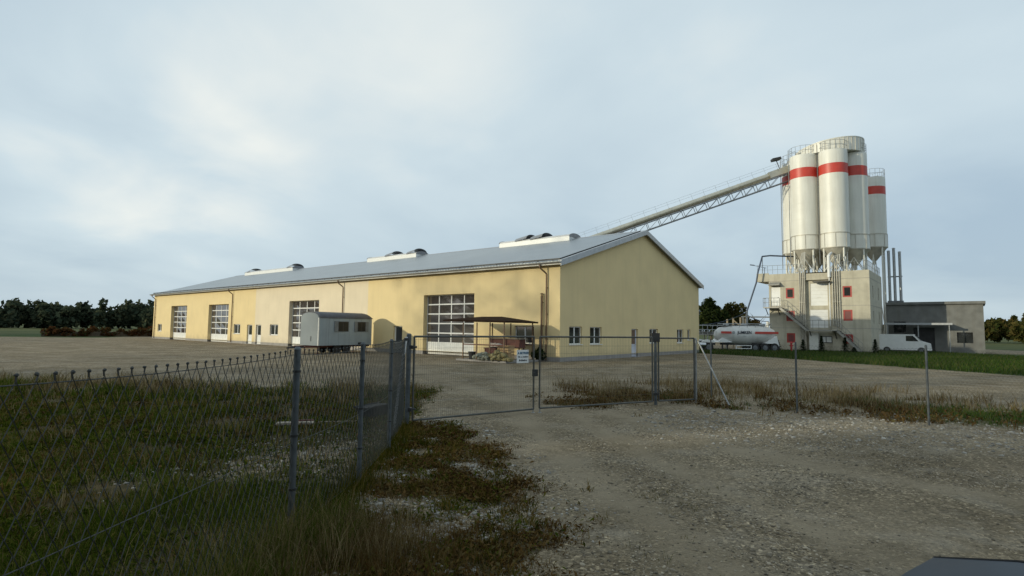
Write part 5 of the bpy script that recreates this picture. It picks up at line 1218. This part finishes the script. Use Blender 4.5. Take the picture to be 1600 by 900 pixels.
# far wood on the left and low trees along the horizon on the right
def wood(name, label, pts, h0, h1, m, n_each, size, seed, step):
    rg = np.random.default_rng(seed); Vs = []; tr = MB(); P = np.array(pts, float)
    for (a, b) in zip(P, P[1:]):
        k = int(np.linalg.norm(b-a)/step)
        for i in range(k):
            q = a+(b-a)*(i+rg.uniform(0,1))/k+rg.normal(0,7.,2); h = rg.uniform(h0,h1); r = h*.36
            Vs.append(crown((q[0],q[1],h*.5), r, n_each, size, h*.5/r, 12, int(rg.integers(1e6)), .3)[0]); tr.tube((q[0],q[1],-.2),(q[0],q[1],h*.6),.25,6,.1)
    V = np.concatenate(Vs); V[:,2] = np.maximum(V[:,2], .0)
    o = arrays(name, np.concatenate([V]), np.arange(len(V)).reshape(-1,4), m); tag(o, label, 'trees', kind='stuff')
    return o
wood('forest', 'dark far wood along the field left of the hall', [(-320,190),(-235,215),(-150,245),(-100,260)], 7.5, 12.4, 'leaf_hazed', 260, 1.0, 3, .8)
wood('forest', 'low line of far trees beyond the plant on the right', [(110,150),(150,150),(200,140),(260,120)], 5, 9.5, 'leaf_olive', 380, .9, 8, 2.0)
# the trees behind the photographer that keep the evening sun off the foreground
pv = Vector((.367,-.93,0)); sv = Vector((Sx,Sy,0)).normalized()
def shade_row(q0, q1, h0, h1, seed, step, n_each, size, D=60., hol=.3):
    rg = np.random.default_rng(seed); Vs = []
    for q in np.arange(q0, q1, step):
        h = rg.uniform(h0,h1); r = h*.2 if h < 24 else 5.5; c = sv*(D+rg.uniform(-2,2))+pv*(q+rg.uniform(-.8,.8))
        Vs.append(crown((c.x,c.y,h*.5), r, n_each, size, h*.52/r, 20, int(rg.integers(1e6)), hol)[0])
    V = np.concatenate(Vs); return V
rg = np.random.default_rng(14); VN = []  # unseen hedge added behind the camera to darken the near ground
for k in range(11):
    VN.append(crown((-17+k*2.6+rg.uniform(-.5,.5), -7.5+rg.uniform(-.8,.8)+abs(k-5)*.12, 4.4), 2.7, 700, .3, 1.6, 14, 300+k, .25)[0])
V = np.concatenate(VN); V[:,2] = np.maximum(V[:,2], 0)
tag(arrays('added_hedge', V, np.arange(len(V)).reshape(-1,4), 'leaf_dark'), 'unseen hedge added close behind the viewpoint to darken the near grass', 'hedge', kind='stuff')
VV = [shade_row(-150,-64,24,27,21,5.5,420,1.1,140.), shade_row(-27,90,40.5,43,22,5.,1100,1.3,140.), shade_row(-27,90,21,23,25,5,520,1.5,136.)]
# loose unseen leaf cards added to dim sun on the hall's right half
rg = np.random.default_rng(9); n = 8200; q = rg.normal(0,1,n)*.0+rg.uniform(-49.5,-27,n); z = rg.uniform(0,51,n); keep = rg.uniform(0,1,n) < sstep(-50.5,-43,q); q, z = q[keep], z[keep]; n = len(q)
pp = np.array(sv*150.)[None]+np.array(pv)[None]*q[:,None]+np.array([0,0,1.])[None]*z[:,None]+np.array(sv)[None]*rg.uniform(-6,6,n)[:,None]
u = rg.normal(0,1,(n,3)); u /= np.linalg.norm(u,axis=1)[:,None]; v = np.cross(u, rg.normal(0,1,(n,3))); v /= np.linalg.norm(v,axis=1)[:,None]; s_l = rg.uniform(.25,.45,(n,1))
VV.append(np.stack([pp-u*s_l,pp+v*s_l*.6,pp+u*s_l,pp-v*s_l*.6],1).reshape(-1,3))
V = np.concatenate(VV); V[:,2] = np.maximum(V[:,2], 0)
tag(arrays('treeline', V, np.arange(len(V)).reshape(-1,4), 'leaf_dark'), 'tall unseen trees behind the viewpoint shading the drive, with leaf cards added to dim the sun', 'trees', kind='stuff')
for o in list(bpy.data.objects):
    if o.type == 'MESH' and len(o.data.vertices) == 0: bpy.data.objects.remove(o)
